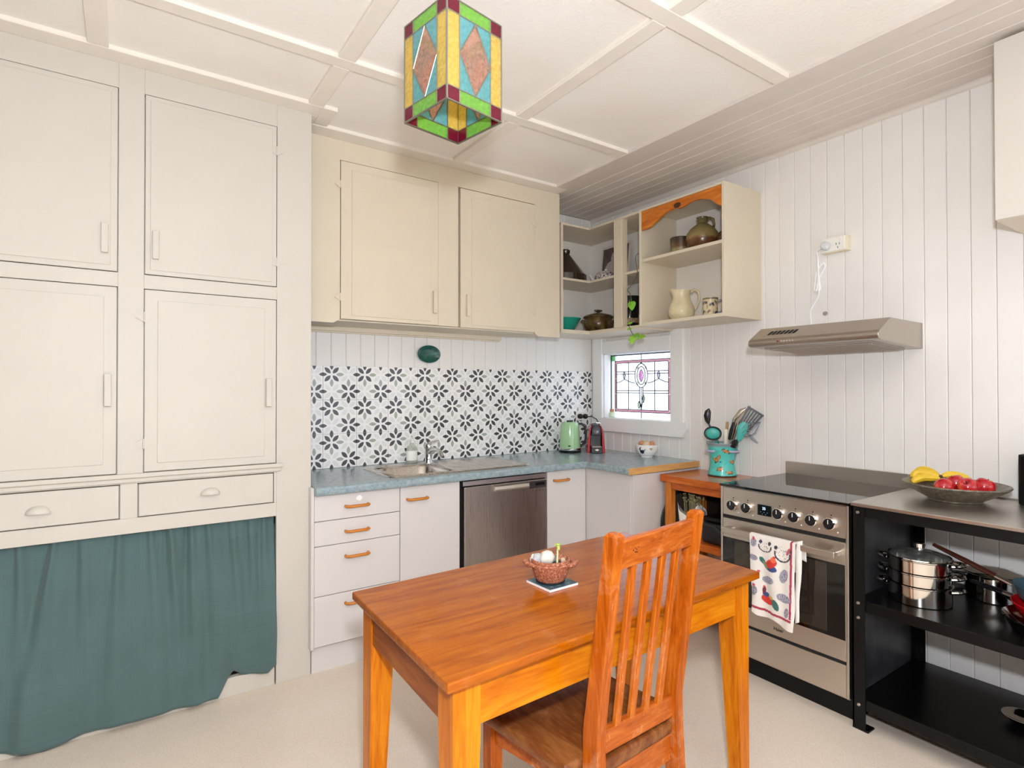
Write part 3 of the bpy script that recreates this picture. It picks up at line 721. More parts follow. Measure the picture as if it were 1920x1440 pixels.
dw = thing('dishwasher', 'stainless steel dishwasher under the worktop with recessed handle', 'dishwasher', (1.83, 3.0, 0))
obj('cavity', G().box((1.527, YD+.028, .02), (2.133, 3.3, .858)), M['dark'], dw)
obj('door', G().box((1.548, YD-.012, .11), (2.127, YD+.02, .817), .004, 2), M['steel_v'], dw)
obj('top_strip', G().box((1.543, YD-.004, .822), (2.127, YD+.02, .850), .003, 2), brushed('dishwasher_strip', '#c3bcc0', .3, (4, 200, 200)), dw)
obj('grip', G().prism([(1.735, YD-.012, .812), (1.735, YD-.030, .806), (1.735, YD-.034, .786), (1.735, YD-.028, .778), (1.735, YD-.012, .780)], (.243, 0, 0), .002), M['steel_h'], dw)
obj('control_display', G().box((1.993, YD-.014, .768), (2.117, YD-.011, .808), .001), plain('display_grey', '#3c3636', .2), dw)
obj('screen', G().box((2.035, YD-.0152, .783), (2.104, YD-.0138, .800)), plain('screen_dark', '#1b1a1c', .1), dw)
for k in range(4): obj('button', G().lathe([(0, -.0025), (.0048, -.0022), (.0052, 0)], (2.012+.026*k, YD-.0125, .753), 12, 'y'), M['polish'], dw, True)
obj('kick_plate', G().box((1.548, YD+.045, .0), (2.127, YD+.06, .105)), M['blackp'], dw)

# ------------------------------------------------------------------ wall plate, sockets
pl = tag(obj('oval_plate', G().lathe([(0, -.012), (.04, -.012), (.066, -.016), (.078, -.024), (.0815, -.024), (.0815, -.020), (.06, -.002), (0, -.002)], (1.62, YB, 1.590), 40, 'y', sq=(1, .70)), plain('green_glaze', '#0c5148', .12, vary=.45, scale=45, coat=.4), None, True), 'small oval dark green glazed dish hung on the wall above tiles', 'plate')
so = thing('wall_socket', 'white double wall socket on the tiles behind the kettle', 'socket', (2.93, YB-.011, 1.12))
obj('faceplate', G().box((2.872, YB-.022, 1.118), (2.985, YB-.0115, 1.192), .004, 2), M['whitep'], so)
plugs_ = []
for px, zz in ((2.900, 1.152), (2.952, 1.150)):
    p = thing('power_plug', 'black power plug in the %s side of the socket behind the kettle' % ('left' if px < 2.92 else 'right'), 'plug', (px, YB-.04, zz)); plugs_.append(p)
    obj('plug_body', G().lathe([(0, -.036), (.010, -.034), (.018, -.026), (.020, -.008), (.018, 0)], (px, YB-.0225, zz), 20, 'y'), M['blackp'], p, True)
obj('cord', G().tube([(2.955, YB-.058, 1.150), (2.975, YB-.085, 1.150), (3.0, YB-.11, 1.13), (3.008, YB-.13, 1.09), (2.985, YB-.135, 1.06), (2.95, YB-.13, 1.03)], .0035, 8), M['blackp'], plugs_[-1], True)

# ------------------------------------------------------------------ kettle and coffee machine
RV = Vector((.826, -.565, 0))          # sideways direction of the handle
kc = Vector((2.690, 3.180, .9))
ke = thing('kettle', 'pale mint green electric kettle with black handle on the worktop', 'kettle', kc)
obj('power_base', G().lathe([(0, 0), (.078, 0), (.081, .004), (.081, .010), (.074, .014), (0, .015)], kc, 40), M['blackp'], ke, True)
obj('base_ring', G().lathe([(0, .016), (.079, .016), (.080, .018), (.079, .030), (.077, .032)], kc, 40), M['chrome'], ke, True)
obj('body', G().lathe([(.077, .032), (.0775, .04), (.072, .12), (.066, .195), (.062, .212), (.054, .221), (.0, .226)], kc, 40), plain('mint_enamel', '#a5cf9f', .16, coat=.5), ke, True)
obj('lid_knob', G().box(kc+Vector((-.026, -.008, .224)), kc+Vector((.026, .008, .234)), .003, 2), M['blackp'], ke)
hp = [(.060, .206), (.085, .208), (.108, .192), (.118, .150), (.117, .10), (.108, .065), (.085, .050), (.073, .052)]
obj('handle', G().tube([kc+RV*a+Vector((0, 0, b)) for a, b in hp], [.010, .011, .012, .011, .010, .010, .010, .009], 10, .8), M['blackp'], ke, True)
obj('badge', G().ell(kc+Vector((-.052, -.056, .052)), (.012, .012, .0045), 12, 8), plain('badge_black', '#22302a', .2), ke, True)

cx = Vector((2.805, 3.02, .9)); FW = Vector((-.60, -.80, 0)); SD = Vector((.80, -.60, 0))
cm = thing('coffee_machine', 'small red and black capsule coffee machine beside the kettle', 'coffee machine', cx)
def cpt(s, f, z): return cx+SD*s+FW*f+Vector((0, 0, z))
def cprism(g, sec, f0, f1):      # section (side, height) drawn front, extruded to the back
    g.prism([cpt(s, f0, z) for s, z in sec], FW*(f1-f0), .003, 2)
redm = plain('red_gloss_plastic', '#b3122a', .2, coat=.4)
for sgn in (-1, 1):
    g = G(); cprism(g, [(sgn*.046, 0), (sgn*.066, 0), (sgn*.058, .10), (sgn*.050, .165), (sgn*.036, .196), (sgn*.030, .196), (sgn*.040, .150), (sgn*.042, .08)], -.02, -.20)
    obj('side_shell', g, redm, cm)
g = G(); cprism(g, [(-.040, .02), (.040, .02), (.038, .13), (-.038, .13)], -.06, -.19); obj('core', g, M['blackp'], cm)
g = G(); cprism(g, [(-.036, .125), (.036, .125), (.032, .180), (.020, .200), (-.020, .200), (-.032, .180)], -.015, -.20); obj('head', g, M['blackp'], cm)
g = G(); R = []
for k in range(3):
    ff = (-.008, -.004, -.016)[k]; rad = (.018, .027, .029)[k]; R.append([cpt(rad*math.cos(2*PI*i/24), ff, .163+rad*math.sin(2*PI*i/24)) for i in range(24)])
g.loft(R); obj('spout_disc', g, plain('grey_disc', '#5d5f66', .25), cm, True)
g = G(); cprism(g, [(-.040, .0), (.040, .0), (.040, .045), (-.040, .045)], .035, -.06); obj('drip_tray', g, M['blackp'], cm)
g = G(); cprism(g, [(-.034, .046), (.034, .046), (.034, .049), (-.034, .049)], .030, -.055); obj('grid', g, M['steel'], cm)
g = G(); g.prism([cpt(s, .036, .026+z) for s, z in ((-.016, 0), (0, -.008), (.016, 0), (0, .008))], FW*.001); obj('emblem', g, M['whitep'], cm)
g = G(); g.tube([cpt(-.03, -.10, .20), cpt(-.028, -.05, .212), cpt(0, -.03, .216), cpt(.028, -.05, .212), cpt(.03, -.10, .20)], .006, 8); obj('lever', g, M['chrome'], cm, True)

# ------------------------------------------------------------------ egg bowl and eggs
def in_ell(p, c, r, ang=0):
    dx, dy = p[0]-c[0], p[1]-c[1]; ca, sa = math.cos(ang), math.sin(ang)
    x, y = dx*ca+dy*sa, -dx*sa+dy*ca
    return (x/r[0])**2+(y/r[1])**2 < 1
eb = Vector((2.945, 2.672, .9))
TV = Vector((-eb.x, -eb.y, 0)).normalized(); SV = Vector((-TV.y, TV.x, 0))   # towards the room, and left-to-right seen from there
def hen(p):
    v = p-eb; f = v.dot(TV); s = -v.dot(SV)*-1; z = v.z
    s = v.dot(SV)
    c = '#f3f1ee'
    if f > 0:
        if in_ell((s, z), (-.030, .038), (.016, .011), -.4) or in_ell((s, z), (-.043, .052), (.005, .014), .3) or in_ell((s, z), (-.018, .048), (.010, .004), .6): c = '#23283c'
        if in_ell((s, z), (-.042, .066), (.004, .004)): c = '#b23a3a'
        if in_ell((s, z), (.030, .058), (.007, .006)): c = '#c78d5a'
        if in_ell((s, z), (.022, .062), (.003, .004)): c = '#2a2a33'
    r, gg, b = [int(c[i:i+2], 16)/255 for i in (1, 3, 5)]
    return (r, gg, b)
prof = [(0, .003), (.034, .003), (.036, 0), (.040, .0), (.040, .006)]+[(.040+.036*math.sin(PI/2*k/14), .006+.076*(1-math.cos(PI/2*k/14))**.8) for k in range(1, 15)]+[(.0735, .083), (.070, .078), (.055, .035), (.030, .012), (0, .010)]
tag(obj('egg_bowl', G().lathe(prof, eb, 96), printed('painted_hen_bowl', .15, .3), None, True, paint=hen), 'white footed bowl painted with a black hen, holding eggs', 'bowl')
eggm = [plain('egg_shell_brown', '#c98f68', .5), plain('egg_shell_pale', '#dcb896', .5), plain('egg_shell_cream', '#d9c3a6', .5)]
for k, (s, f, z, m, rot, lab) in enumerate(((-.030, -.010, .088, 0, .5, 'brown egg at the left of the hen bowl, leaning on the rim'), (-.002, .022, .083, 2, 1.2, 'cream egg in front at the middle of the hen bowl'), (.034, .0, .086, 0, 2.2, 'brown egg at the right of the hen bowl'), (.004, -.034, .082, 1, 2.8, 'pale egg at the back of the hen bowl'))):
    c = eb+SV*s+TV*f+Vector((0, 0, z))
    g = G(); pr = [(0, -.027)]+[(.0215*math.sin(PI*i/12)*(1-.12*math.cos(PI*i/12)*-1), -.027*math.cos(PI*i/12)) for i in range(1, 12)]+[(0, .027)]
    g.lathe(pr, (0, 0, 0), 20)
    bmesh.ops.transform(g.bm, verts=g.bm.verts, matrix=Matrix.Translation(c) @ Matrix.Rotation(rot, 4, 'Z') @ Matrix.Rotation(1.25, 4, 'X'))
    tag(obj('egg', g, eggm[m], None, True), lab, 'egg', 'eggs in the hen bowl')
lp = thing('sill_pot', 'tiny pale green jar with cork top on the window sill', 'jar', (3.088, 3.150, 1.146))
obj('jar', G().lathe([(0, 0), (.020, 0), (.026, .006), (.027, .024), (.022, .036), (.017, .040), (0, .040)], (3.088, 3.150, 1.1465), 20), plain('pale_green_glaze', '#cfe0c4', .3), lp, True)
obj('cork', G().lathe([(.0165, .040), (.0165, .062), (0, .063)], (3.088, 3.150, 1.1465), 16), plain('cork', '#b58a60', .8), lp, True)

# ------------------------------------------------------------------ open shelves on the right wall and corner
M['shelf'] = plain('shelf_paint', '#d6cbb6', .35, vary=.015, scale=5)
M['shelfin'] = plain('shelf_paint_inside', '#e6e3dd', .4)
sh = thing('open_shelf_unit', 'cream two-tier open wall shelf with carved timber pelmet', 'shelf', (2.88, 2.19, 1.76))
SA, SB = 1.886, 2.510
T = .018
sx = 2.700
obj('side_panel', G().box((sx, SA, 1.762), (XR-.0005, SA+T, 2.506), .0015), M['shelf'], sh)
obj('side_panel', G().box((sx, SB-T, 1.762), (XR-.0005, SB, 2.506), .0015), M['shelf'], sh)
obj('top_panel', G().box((sx, SA+T, 2.492), (XR-.0005, SB-T, 2.506), .0015), M['shelf'], sh)
obj('shelf_board', G().box((sx+.004, SA+T, 2.168), (XR-.0005, SB-T, 2.187), .0015), M['shelf'], sh)
obj('shelf_board', G().box((sx, SA+T, 1.762), (XR-.0005, SB-T, 1.782), .0015), M['shelf'], sh)
obj('back_panel', G().box((XR-.008, SA+T, 1.78), (XR-.0005, SB-T, 2.492)), M['shelfin'], sh)
ya, ybp = SB-T, SA+T; pm = []
prof_p = [(0, .121), (.05, .121), (.075, .115), (.13, .085), (.20, .054), (.26, .049), (.295, .058), (.34, .052), (.39, .040), (.45, .043), (.51, .062), (.545, .093), (.57, .112), (.588, .121)]
pts = [(sx+.003, ya, 2.491), (sx+.003, ybp, 2.491)]+[(sx+.003, ya-(ya-ybp)*a/.588, 2.491-b) for a, b in prof_p[::-1]]
obj('pelmet', G().prism(pts, (.016, 0, 0), .002), M['pelmet'], sh, label='shaped orange timber pelmet')
obj('rosette', G().lathe([(0, -.004), (.012, -.006), (.024, -.004), (.026, 0)], (sx+.003, (ya+ybp)/2+.01, 2.456), 20, 'x', sq=(1, .62)), plain('dark_rosette', '#4a2410', .4), sh, True)

cs = thing('corner_shelf_unit', 'white L-shaped open corner shelf between wall cupboard and timber-trimmed shelf', 'shelf', (2.85, 2.95, 1.74))
def L_board(z0, z1, m='shelf', xf=2.72, yf=3.0):
    return G().prism([(2.462, yf, z0), (xf, yf, z0), (xf, SB+.001, z0), (XR-.001, SB+.001, z0), (XR-.001, YB-.001, z0), (2.462, YB-.001, z0)], (0, 0, z1-z0))
obj('top_board', L_board(2.495, 2.510), M['shelf'], cs)
obj('shelf_board', L_board(2.122, 2.138, xf=2.74, yf=3.02), M['shelf'], cs)
obj('bottom_board', L_board(1.750, 1.775), M['shelf'], cs)
obj('side_panel', G().box((2.4615, 3.0, 1.775), (2.4815, YB-.001, 2.495), .001), M['shelf'], cs)
obj('post', G().box((2.712, 2.672, 1.775), (2.765, 2.748, 2.495), .002), M['shelf'], cs)
obj('back_panel', G().box((2.4815, YB-.008, 1.775), (XR-.001, YB-.001, 2.495)).box((XR-.008, SB+.002, 1.775), (XR-.001, YB-.008, 2.495)), M['shelfin'], cs)

Mg = {}
def glaze(name, c1, c2, c3, rough=.2, sc=14):
    t = NT(name); f = t.noise(t.coord(), sc, 5, .65, .5); t.l(t.ramp(f, [(.3, c1), (.5, c2), (.68, c3)]), t.b.inputs['Base Color']); t.b.inputs['Roughness'].default_value = rough; t.b.inputs['Coat Weight'].default_value = .3
    return t.m
def banded(name, stops, rough=.25, z0=0, h=1, sc=30, amt=.12):
    """glaze that changes colour with height on the pot"""
    t = NT(name); tc = t.n('ShaderNodeTexCoord'); sp = t.n('ShaderNodeSeparateXYZ'); t.l(tc.outputs['Generated'], sp.inputs[0])
    f = t.noise(t.coord(), sc, 4); k = t.math('ADD', sp.outputs[2], t.math('MULTIPLY', t.math('SUBTRACT', f, .5), amt*2))
    t.l(t.ramp(k, stops), t.b.inputs['Base Color']); t.b.inputs['Roughness'].default_value = rough; t.b.inputs['Coat Weight'].default_value = .2
    return t.m
zs2 = 2.187; zs1 = 1.782
tag(obj('stoneware_tumbler', G().lathe([(0, .002), (.045, 0), (.050, .004), (.056, .05), (.060, .1), (.062, .116), (.060, .119), (.056, .114), (.050, .05), (.044, .01), (0, .008)], (2.86, 2.315, zs2), 32), banded('tumbler_glaze', [(.0, '#8f8258'), (.35, '#9c9468'), (.5, '#6a4a30'), (.85, '#3e2f24')], .2), None, True), 'brown glazed stoneware tumbler left of the jug on the upper shelf', 'cup')
jg = thing('stoneware_jug', 'round brown stoneware jug with narrow neck and loop handle', 'jug', (2.88, 2.165, zs2))
jm = banded('jug_glaze', [(.0, '#54341f'), (.33, '#6a4428'), (.42, '#8d7a4e'), (.75, '#7c7148'), (1, '#5b5236')], .25, amt=.1)
obj('body', G().lathe([(0, .002), (.055, 0), (.062, .004), (.086, .04), (.097, .080), (.092, .115), (.072, .145), (.042, .168), (.030, .178), (.028, .195), (.033, .200), (.032, .206), (.036, .214), (.030, .216), (.022, .205), (.020, .18), (0, .17)], (2.88, 2.165, zs2), 36), jm, jg, True)
obj('handle', G().tube([Vector((2.88, 2.165, zs2))+RV*a+Vector((0, 0, b)) for a, b in ((.026, .196), (.045, .213), (.066, .205), (.072, .175), (.068, .150), (.070, .138))], [.008, .009, .009, .008, .008, .009], 10), jm, jg, True)
tag(obj('stoneware_pot', G().lathe([(0, .002), (.045, 0), (.07, .03), (.075, .06), (.062, .09), (.040, .102), (.042, .108), (.036, .108), (0, .10)], (2.90, 1.99, zs2), 28), glaze('dark_brown_glaze', '#3a1f14', '#5a2f1e', '#7a4028'), None, True), 'dark reddish brown pot half hidden by the shelf side', 'pot')
pt = thing('cream_pitcher', 'pale cream glazed pitcher with long handle on the lower shelf', 'pitcher', (2.84, 2.29, zs1))
cmg = glaze('cream_glaze', '#cdbf9a', '#d8cba8', '#e2d8ba', .15, 20)
g = G(); rings = []
for r, h in ((.052, 0), (.060, .006), (.078, .04), (.080, .065), (.072, .095), (.058, .125), (.050, .15), (.052, .172), (.058, .188)):
    sp = max(0, (h-.14)/.05); rings.append([Vector((2.84, 2.29, zs1+h+.010*sp*max(0, -math.cos(t))**3))+RV*(r*math.cos(t)-(.016*sp*max(0, -math.cos(t))**4))+Vector((.565, .826, 0))*(r*math.sin(t)) for t in [2*PI*k/32 for k in range(32)]])
for r, h in ((.053, .186), (.046, .15), (.054, .12), (.07, .06), (.05, .012)):
    rings.append([Vector((2.84, 2.29, zs1+h))+RV*(r*math.cos(t))+Vector((.565, .826, 0))*(r*math.sin(t)) for t in [2*PI*k/32 for k in range(32)]])
g.loft(rings); obj('body', g, cmg, pt, True)
obj('handle', G().tube([Vector((2.84, 2.29, zs1))+RV*a+Vector((0, 0, b)) for a, b in ((.054, .180), (.080, .196), (.106, .185), (.112, .14), (.098, .095), (.076, .068), (.080, .058))], [.009, .009, .009, .008, .007, .008, .007], 10), cmg, pt, True)
mgc = Vector((2.86, 2.095, zs1)); TV2 = Vector((-.81, -.59, 0)); SV2 = Vector((.59, -.81, 0))
def mugp(p):
    v = p-mgc; a = math.atan2(v.dot(SV2), v.dot(TV2)); z = v.z
    c = (.86, .80, .66)
    if .108 < z < .120: c = (.16, .14, .16)
    if z < .012: c = (.72, .6, .42)
    random.seed(5)
    for k in range(34):
        aa = -1.7+3.4*random.random(); zz = .02+.075*random.random(); rr_ = .06+.13*random.random(); an = random.random()*3
        if in_ell((a, z), (aa, zz), (rr_, .008), 0) : c = (.20, .22, .33) if k % 3 else (.45, .33, .22)
    return c
mg = thing('patterned_mug', 'cream mug with dark floral pattern right of the pitcher', 'mug', mgc)
mp = [(0, .002), (.036, 0), (.040, .003)]+[(.044-.002*math.sin(PI*k/16), .008+.112*k/16) for k in range(17)]+[(.041, .122), (.039, .118), (.038, .06), (.034, .01), (0, .008)]
obj('body', G().lathe(mp, mgc, 72), printed('mug_print', .25, .2), mg, True, paint=mugp)
obj('handle', G().tube([mgc+Vector((.59, -.81, 0))*a+Vector((0, 0, b)) for a, b in ((.040, .100), (.062, .104), (.076, .085), (.076, .055), (.062, .032), (.040, .032))], .0075, 10), plain('mug_handle_glaze', '#8d8790', .25), mg, True)

zc2, zc1 = 2.138, 1.775
def cone(u, v): pass
cv = G(); ccx, ccy = 2.64, 3.17
cv.lathe([(0, .002), (.150, 0), (.156, .006), (.156, .045), (.148, .052), (.030, .205), (.034, .214), (.036, .232), (.030, .238), (0, .239)], (ccx, ccy, zc2), 40)
tag(obj('tagine_lid', cv, plain('dark_brown_glaze_gloss', '#2a1d13', .12, coat=.5, vary=.3, scale=20), None, True), 'dark brown cone-shaped lidded pot on the corner shelf', 'pot')
bwl = G().lathe([(0, .003), (.05, 0), (.056, .004), (.085, .05), (.105, .085), (.112, .090), (.112, .096), (.104, .096), (.08, .05), (.05, .012), (0, .010)], (2.615, 3.14, zc1), 40)
tag(obj('turquoise_bowl', bwl, plain('turquoise_glaze', '#12917f', .12, coat=.4), None, True), 'turquoise green bowl at the left of the corner shelf', 'bowl')
cas = thing('casserole_pot', 'brown speckled stoneware casserole with lid on the corner shelf', 'casserole', (2.90, 3.10, zc1))
cgm = glaze('casserole_glaze', '#2c2012', '#5a4426', '#7a6238', .18, 22)
cc0 = Vector((2.90, 3.10, zc1))
obj('body', G().lathe([(0, .003), (.078, 0), (.086, .006), (.110, .05), (.112, .075), (.100, .102), (.108, .114), (.100, .116), (.09, .1), (.1, .06), (.08, .015), (0, .012)], cc0, 40), cgm, cas, True)
obj('lid', G().lathe([(.112, .116), (.114, .122), (.100, .134), (.06, .146), (0, .15)], cc0, 40), cgm, cas, True)
obj('lid_knob', G().lathe([(.016, .146), (.013, .160), (.036, .166), (.037, .173), (.03, .176), (0, .176)], cc0, 24, sq=(1, .6)), cgm, cas, True)
for sg in (-1, 1): obj('lug', G().tube([cc0+RV*sg*.104+Vector((0, 0, .085)), cc0+RV*sg*.122+Vector((0, 0, .092)), cc0+RV*sg*.128+Vector((0, 0, .085))], [.013, .012, .008], 10), cgm, cas, True)
# framed print leaning at the back of the upper corner shelf
def picp(p):
    u = (3.175-p.y)/.30; z = (p.z-zc2)/.30
    if u < .06 or u > .94 or z < .05 or z > .95: return (.85, .81, .78)
    c = (.33, .25, .24)
    n = noise.noise(Vector((u*40, z*40, 3))); n2 = noise.noise(Vector((u*9, z*9, 1)))
    k = .32+.10*n+.10*n2; c = (k+.04, k-.03, k-.04)
    if in_ell((u, z), (.40, .40), (.24, .22)) or in_ell((u, z), (.42, .62), (.06, .20)): k = .72+.2*n; c = (k, k-.04, k-.05)
    if z < .2: k = .5+.25*n; c = (k, k-.06, k-.07)
    return c
tag(obj('framed_print', G().grid(lambda u, v: (2.985+.03*v, 3.175-.30*u, zc2+.002+.30*v), 60, 60), printed('print_paper', .5), None, thick=.006, paint=picp), 'brown and white picture card standing behind the corner shelf post', 'picture')
tc0 = Vector((2.925, 3.045, zc2))
def teap(p):
    v = p-tc0; a = math.atan2(v.y, v.x); n = noise.noise(Vector((a*7, v.z*190, 2))); n2 = noise.cell(Vector((a*9, v.z*120, 5)))
    return (.88, .85, .84) if (n > -.02 or v.z > .078) else (.36, .27, .27)
tpx = thing('patterned_teapot', 'small white teapot with brown pattern in front of the picture', 'teapot', tc0)
obj('body', G().lathe([(0, .002), (.062, 0)]+[(.066+.020*math.sin(PI*k/14), .004+.076*k/14) for k in range(15)]+[(.05, .088), (.03, .094), (0, .096)], tc0, 72), printed('teapot_print', .2, .3), tpx, True, paint=teap)
obj('lid_knob', G().ell(tc0+Vector((0, 0, .102)), (.011, .011, .010), 12, 8), M['white'], tpx, True)
obj('handle', G().tube([tc0+Vector((.1, -.99, 0))*a+Vector((0, 0, b)) for a, b in ((.078, .070), (.115, .085), (.135, .060), (.122, .028), (.084, .020))], .008, 10), M['white'], tpx, True)
obj('spout', G().tube([tc0+Vector((-.5, .86, 0))*a+Vector((0, 0, b)) for a, b in ((.076, .03), (.105, .045), (.122, .078))], [.014, .010, .007], 10), M['white'], tpx, True)
tag(obj('small_card', G().box((2.865, 3.195, zc2), (2.868, 3.245, zc2+.085), .0005), plain('card_white', '#ece9e4', .7), None), 'small white card leaning left of the patterned teapot', 'card')
vz = thing('black_vase', 'black waisted vase with a patterned band behind the trailing vine', 'vase', (2.88, 2.765, zc1))
obj('body', G().lathe([(0, .003), (.062, 0), (.064, .03), (.060, .045), (.058, .072), (.066, .11), (.078, .16), (.086, .20), (.092, .222), (.086, .222), (.075, .17), (.055, .08), (0, .06)], (2.88, 2.765, zc1), 32), plain('black_glaze', '#15141a', .2), vz, True)
obj('band', G().lathe([(.0612, .042), (.0605, .058), (.0600, .074)], (2.88, 2.765, zc1), 32), glaze('band_print', '#4a3420', '#9a8060', '#c8ae88', .4, 60), vz, True)

# trailing vine
vine = thing('trailing_vine', 'thin trailing vine with heart-shaped green leaves hanging off the shelf', 'plant', (2.80, 2.60, zc2))
stm = plain('vine_stem', '#4b4a2c', .6)
vp = [(2.86, 2.553, 2.165), (2.80, 2.548, 2.20), (2.74, 2.535, 2.226), (2.715, 2.522, 2.232), (2.703, 2.534, 2.226), (2.700, 2.541, 2.205), (2.698, 2.528, 2.15), (2.698, 2.520, 2.11), (2.698, 2.535, 2.075), (2.698, 2.575, 2.035), (2.698, 2.607, 2.012), (2.698, 2.608, 2.0), (2.697, 2.585, 1.985), (2.696, 2.574, 1.95), (2.695, 2.571, 1.92), (2.694, 2.572, 1.88), (2.694, 2.580, 1.83), (2.694, 2.585, 1.79), (2.693, 2.588, 1.765), (2.692, 2.575, 1.74), (2.690, 2.555, 1.715), (2.688, 2.54, 1.70)]
obj('stem', G().tube(vp, .0022, 6), stm, vine, True)
def leaf(c, size, dirv, nrm, col):
    d = Vector(dirv).normalized(); n = Vector(nrm); n = (n-d*n.dot(d)).normalized(); s = d.cross(n); c = Vector(c)
    out = [(0, 0), (.18, -.06), (.38, .02), (.47, .22), (.40, .5), (.22, .8), (0, 1.05)]
    g = G(); mid = [c+d*size*y+n*size*.02 for y in (0, .02, .1, .3, .55, .8, 1.05)]
    L = [c+s*size*x+d*size*y-n*size*.10*x for x, y in out]; Rr = [c-s*size*x+d*size*y-n*size*.10*x for x, y in out]
    mv = [g.bm.verts.new(p) for p in mid]
    for side in (L, Rr):
        sv = [g.bm.verts.new(p+Vector((0, 0, 1e-5))) for p in side]
        for i in range(6):
            try: g.bm.faces.new((mv[i], mv[i+1], sv[i+1], sv[i]))
            except ValueError: pass
    g.tube([c-d*size*.35, c], .0012, 5)
    return obj('leaf', g, col, vine, True)
lg = plain('leaf_green', '#6fae2a', .35, vary=.2, scale=60); ly = plain('leaf_yellow', '#c9b23c', .4, vary=.2, scale=50); lm = plain('leaf_mid', '#8cc23a', .35, vary=.2, scale=60)
leaf((2.690, 2.566, 1.925), .058, (-.1, -.2, -1), (-.9, -.45, .1), lg); leaf((2.686, 2.585, 1.92), .045, (-.1, .3, -1), (-.7, .7, .1), ly)
leaf((2.684, 2.583, 1.792), .036, (-.2, -1, -.25), (-.6, -.1, .8), lm); leaf((2.684, 2.590, 1.755), .032, (-.2, -1, -.3), (-.6, -.1, .8), lm)
leaf((2.682, 2.545, 1.70), .052, (-.2, .1, -1), (-.9, -.4, .2), lm); leaf((2.684, 2.530, 1.712), .044, (-.1, -1, -.35), (-.7, -.2, .7), lg); leaf((2.682, 2.495, 1.695), .058, (-.1, -1, -.1), (-.7, -.2, .7), lm)
leaf((2.684, 2.56, 1.690), .03, (-.1, .9, -.4), (-.8, .1, .5), lm)

# ------------------------------------------------------------------ range hood and its socket
hd = thing('range_hood', 'slim stainless steel range hood on the boarded wall above stove', 'range hood', (2.83, 1.38, 1.55))
H0, H1 = 1.082, 1.682
sec = [(XR-.001, 1.548), (2.622, 1.572), (2.604, 1.577), (2.598, 1.588), (2.600, 1.600), (2.612, 1.612), (2.712, 1.672), (XR-.001, 1.668)]
obj('canopy', G().prism([(x, H0, z) for x, z in sec], (0, H1-H0, 0), .0025, 2), M['hoodm'], hd)
obj('filter_frame', G().hexa([(2.66, 1.13, 1.565), (2.98, 1.13, 1.547), (2.98, 1.63, 1.547), (2.66, 1.63, 1.565), (2.66, 1.13, 1.570), (2.98, 1.13, 1.554), (2.98, 1.63, 1.554), (2.66, 1.63, 1.570)]), plain('filter_grey', '#a39a90', .45, .35), hd)
for k in range(14):
    xx = 2.675+.0225*k; zz = 1.5645-(xx-2.66)*.0563
    obj('filter_slat', G().box((xx, 1.15, zz-.004), (xx+.010, 1.61, zz), .001), plain('slat_steel', '#c2b9af', .4, .5) if k == 0 else bpy.data.materials['slat_steel'], hd)
sl = Vector((.100, 0, .060)).normalized(); nn = Vector((-sl.z, 0, sl.x))
for k in range(7):
    yv = 1.60-.021*k; p = Vector((2.645, yv, 1.6318))
    a = p-sl*.0+nn*.0006; b = a+sl*.036; g = G()
    g.prism([a+Vector((0, .006, 0)), a+Vector((0, -.006, 0)), b+Vector((0, -.012, 0)), b+Vector((0, 0, 0))], nn*.0008)
    obj('vent_slot', g, M['dark'], hd)
obj('red_button', G().lathe([(0, -.002), (.0045, -.002), (.005, .001)], (2.5985, 1.525, 1.593), 12, 'x'), plain('red_button', '#8a2020', .4), hd, True)
for k in range(5): obj('button', G().lathe([(0, -.002), (.0042, -.0018), (.0048, .001)], (2.5985, 1.505-.014*k, 1.593), 10, 'x'), M['polish'], hd, True)
ol = thing('power_outlet', 'cream surface-mounted double power outlet above the range hood', 'socket', (XR-.001, 1.462, 2.06))
obj('box', G().box((XR-.040, 1.392, 2.068), (XR-.0005, 1.522, 2.146), .003, 2), M['creamp'], ol)
obj('faceplate', G().box((XR-.048, 1.402, 2.072), (XR-.040, 1.520, 2.143), .003, 2), M['whitep'], ol)
for k, (dy, dz) in enumerate(((0.008, .008), (-.008, .008), (0, -.010))): obj('pin_slot', G().box((XR-.0492, 1.436+dy-.0012, 2.098+dz-.005), (XR-.047, 1.436+dy+.0012, 2.098+dz+.005)), M['dark'], ol)
for yy in (1.502, 1.425): obj('switch', G().box((XR-.051, yy-.006, 2.124), (XR-.047, yy+.006, 2.138), .0015), M['whitep'], ol)
hp_ = thing('hood_plug', 'white round plug in the outlet above the hood', 'plug', (XR-.05, 1.492, 2.09))
obj('plug_body', G().lathe([(0, -.030), (.014, -.028), (.021, -.018), (.022, 0)], (XR-.0515, 1.492, 2.103), 20, 'x'), plain('grey_white_plastic', '#d5d8dc', .35), hp_, True)
cordp = [(XR-.066, 1.500, 2.098), (XR-.060, 1.535, 2.085), (XR-.03, 1.546, 2.05), (XR-.02, 1.55, 2.0), (XR-.018, 1.552, 1.93), (XR-.018, 1.558, 1.895), (XR-.018, 1.566, 1.885), (XR-.016, 1.572, 1.90), (XR-.014, 1.560, 1.98), (XR-.014, 1.535, 2.02), (XR-.014, 1.522, 2.024), (XR-.012, 1.520, 2.005), (XR-.012, 1.540, 1.965), (XR-.012, 1.560, 1.92), (XR-.012, 1.556, 1.89), (XR-.010, 1.546, 1.888), (XR-.010, 1.545, 1.91), (XR-.010, 1.553, 1.97), (XR-.008, 1.560, 2.03), (XR-.010, 1.556, 2.04), (XR-.020, 1.549, 2.02), (XR-.020, 1.548, 1.95), (XR-.012, 1.551, 1.87), (XR-.008, 1.565, 1.84), (XR-.008, 1.59, 1.80), (XR-.010, 1.598, 1.77), (XR-.016, 1.592, 1.73), (XR-.03, 1.58, 1.672)]
